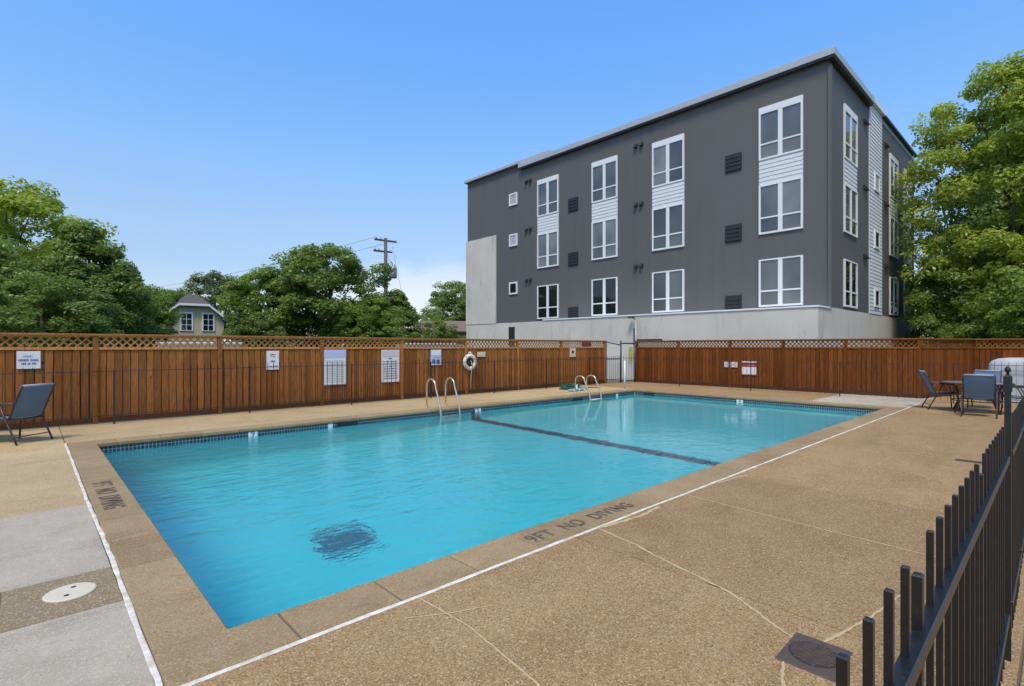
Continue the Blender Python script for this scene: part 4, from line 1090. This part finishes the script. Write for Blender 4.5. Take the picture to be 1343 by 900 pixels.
# ---------------------------------------------------------------- trees
def crown_mesh(name, seed, R_, H_, nclump, nleaf, leaf, mat, shape='round', clump=(.11, .24), low=0.0):
    """leaf-sized faces in clumps through the crown's volume; unit: metres, crown spans z 0..H_"""
    rg = np.random.default_rng(seed)
    cs = []
    while len(cs) < nclump:
        u = rg.uniform(-1, 1, 3); d = np.linalg.norm(u)
        if d > 1 or d < .25: continue
        if rg.random() > d**1.4: continue
        z = (u[2]+1)/2
        if shape == 'cone': k = (1.12-z)**.75
        elif shape == 'tall': k = min(1, 1.25*math.sqrt(max(0, 1-(2*z-1)**4)))
        else: k = 1.0
        lob = 1 + .18*math.sin(3*math.atan2(u[1], u[0])+seed) + .12*math.sin(5*math.atan2(u[1], u[0])+z*6)
        cs.append((u[0]*R_*k*lob, u[1]*R_*k*lob, z*H_))
    cs = np.array(cs); nc = len(cs)
    cr_ = rg.uniform(clump[0], clump[1], nc)*R_
    cid = rg.integers(0, nc, nleaf)
    dirs = rg.normal(size=(nleaf, 3)); dirs /= np.linalg.norm(dirs, axis=1)[:, None]
    dirs[:, 2] = np.where(dirs[:, 2] < 0, dirs[:, 2]*rg.uniform(-.6, 1, nleaf), dirs[:, 2])
    rad = rg.uniform(.45, 1.12, nleaf)**.6
    pos = cs[cid] + dirs*cr_[cid][:, None]*rad[:, None]*np.array([1, 1, .85])
    nrm = dirs*.6 + rg.normal(size=(nleaf, 3))*.45 + np.array([0, 0, .45]); nrm /= np.linalg.norm(nrm, axis=1)[:, None]
    t1 = np.cross(nrm, rg.normal(size=(nleaf, 3))); t1 /= np.linalg.norm(t1, axis=1)[:, None]
    t2 = np.cross(nrm, t1); s_ = leaf*rg.uniform(.6, 1.35, nleaf)[:, None]
    v = np.empty((nleaf, 4, 3)); v[:, 0] = pos - t1*s_; v[:, 1] = pos + t2*s_*.5 + nrm*s_*.15; v[:, 2] = pos + t1*s_; v[:, 3] = pos - t2*s_*.5 + nrm*s_*.15
    me = bpy.data.meshes.new(name); me.vertices.add(nleaf*4); me.vertices.foreach_set('co', v.reshape(-1))
    me.loops.add(nleaf*4); me.loops.foreach_set('vertex_index', np.arange(nleaf*4))
    me.polygons.add(nleaf); me.polygons.foreach_set('loop_start', np.arange(nleaf)*4); me.polygons.foreach_set('loop_total', np.full(nleaf, 4))
    me.update(calc_edges=True)
    ct = rg.uniform(0, 1, nc); tint = np.clip(ct[cid]*.6 + rg.uniform(0, .55, nleaf) - .05, 0, 1)
    a = me.attributes.new('tint', 'FLOAT', 'POINT'); a.data.foreach_set('value', np.repeat(tint, 4).astype(np.float32))
    me.materials.append(mat)
    return me, cs
def trunk_mesh(name, seed, H0, H_, cs, r0):
    rg = random.Random(seed); mb = MB(); top = H0+H_*.82
    pts = [(0,0,-.1)]; rr = [r0*1.25]
    for i in range(1, 7):
        q = i/6; pts.append((rg.uniform(-.12,.12)*q*2, rg.uniform(-.12,.12)*q*2, top*q)); rr.append(r0*(1-q*.85))
    mb.tube(pts, rr, 9)
    order = sorted(range(len(cs)), key=lambda i: rg.random())[:16]
    for i in order:
        c_ = cs[i]; q = max(.25, min(.9, (H0+c_[2])/top-.25)); k_ = int(q*6); base = Vector(pts[k_])
        e_ = Vector((c_[0], c_[1], H0+c_[2])); mid = base.lerp(e_, .5)+Vector((0,0,.2*H_*.1))
        mb.tube([base, mid, e_], [r0*.38*(1-q*.6), r0*.22*(1-q*.5), .02], 5)
    return mb.mesh(name, M['bark'], True)
PR = {}
def proto(key, *a, H0=1.5, r0=.2, **k):
    me, cs = crown_mesh('crown', *a, **k); PR[key] = (me, trunk_mesh('trunk', a[0], H0, a[2], cs, r0), H0, a[1], a[2])
proto('round_dark', 11, 3.0, 7.0, 210, 42000, .095, M['leaf_dark'], H0=1.0)
proto('round_mid', 12, 3.0, 7.0, 210, 42000, .095, M['leaf_mid'], H0=1.0)
proto('cone_dark', 13, 2.6, 7.0, 190, 36000, .09, M['leaf_dark'], shape='cone', H0=.8)
proto('yellow', 14, 3.2, 8.0, 230, 42000, .10, M['leaf_yellow'], H0=1.2)
proto('olive', 15, 3.0, 6.0, 170, 30000, .10, M['leaf_olive'], H0=1.6)
proto('tall', 16, 3.2, 11.6, 270, 62000, .085, M['leaf_yellow'], shape='tall', H0=1.2, r0=.24)
proto('bush', 17, 2.3, 4.4, 130, 24000, .075, M['leaf_dark'], H0=.2, r0=.1)
def tree(key, x, y, top, rad, label, rz, name='broadleaf_tree', group='trees beyond the fences'):
    cm, tm, H0, R0, H_ = PR[key]
    t = thing(name, label, 'tree', (x, y, -.06), rz, group)
    s_ = rad/R0; sz = top/(H0+H_*1.02)
    inst('trunk', tm, t, (0,0,0), scale=(s_, s_, sz)); inst('crown', cm, t, (0,0,H0*sz), scale=(s_, s_, sz))
    return t
tree('yellow', -.9, 47.3, 12.6, 5.0, 'tall bright green tree rising highest at the left edge', .3)
tree('cone_dark', 2.2, 35.4, 8.3, 3.1, 'dark green tree with pointed top in front of the bright tall one', 1.2)
tree('round_dark', -2.9, 36.6, 7.4, 3.6, 'dark green tree cut by the left edge of the picture', 2.2)
tree('round_dark', .4, 31.5, 5.0, 2.6, 'low dark tree just above the fence at the far left', 3.3)
tree('cone_dark', 4.0, 37.6, 6.8, 2.1, 'slim dark green tree right of the pointed one', 4.0)
tree('round_mid', 5.2, 41.3, 6.0, 1.8, 'mid green tree just left of the cream house', 5.1)
tree('bush', 10.4, 61.5, 7.6, 3.4, 'small green tree behind the left eave of the cream house', .9)
tree('olive', 15.3, 64.0, 9.9, 4.0, 'olive-grey tree with feathery crown behind the cream house', 1.7)
tree('round_mid', 13.0, 40.5, 7.6, 2.9, 'bright green tree right of the cream house', 2.9)
tree('bush', 11.6, 38.0, 4.1, 1.8, 'low green tree hiding the lower right of the cream house', 3.9)
tree('round_dark', 17.1, 38.7, 9.6, 4.5, 'largest dark green tree left of the utility pole', 5.4)
tree('round_mid', 18.2, 34.6, 5.4, 2.3, 'leafy green tree wrapped round the foot of the utility pole', .2)
tree('cone_dark', 22.0, 37.6, 6.4, 2.8, 'dark green tree right of the utility pole', 2.5)
tree('bush', 25.5, 36.6, 4.0, 1.9, 'low dark tree next to the brown-roofed house', 4.4)
tree('round_dark', 48.5, 64.9, 11.9, 4.6, 'distant round tree behind the brown-roofed house', 1.1)
tree('bush', 41.0, 60.0, 6.4, 2.6, 'small distant tree at the left end of the brown roof', 3.1)
tree('bush', 36.8, 46.8, 3.0, 1.6, 'shrub in front of the brown-roofed house', 2.0, name='garden_shrub')
tree('tall', 33.5, 1.75, 15.2, 3.75, 'tall sunlit yellow-green tree beside the apartment block', .5)
tree('tall', 35.2, -2.4, 15.6, 4.3, 'tallest yellow-green tree at the right edge of the picture', 2.6)
tree('cone_dark', 42.5, 3.4, 15.0, 3.4, 'darker tree seen just past the end of the apartment block', 1.4)
tree('round_dark', 33.6, 3.4, 6.2, 2.4, 'dark low tree at the foot of the apartment block side wall', 3.7)
tree('round_mid', 28.6, .4, 5.2, 2.2, 'low bright green tree over the fence behind the covered grill', 5.9)
tree('round_dark', 38.0, -1.0, 8.5, 4.0, 'dark tree filling the gap below the tall right trees', 4.9)
tree('bush', 27.5, -4.0, 5.0, 2.6, 'leafy tree beyond the fence at the lower right edge', 1.9)

tree('bush', 36.4, 3.6, 4.2, 2.2, 'leafy bush against the far end of the white base wall', .4, name='garden_shrub')
tree('bush', 30.0, 3.55, 2.7, .95, 'low dark shrub just behind the corner post of the right cedar fence', 2.4, name='garden_shrub')
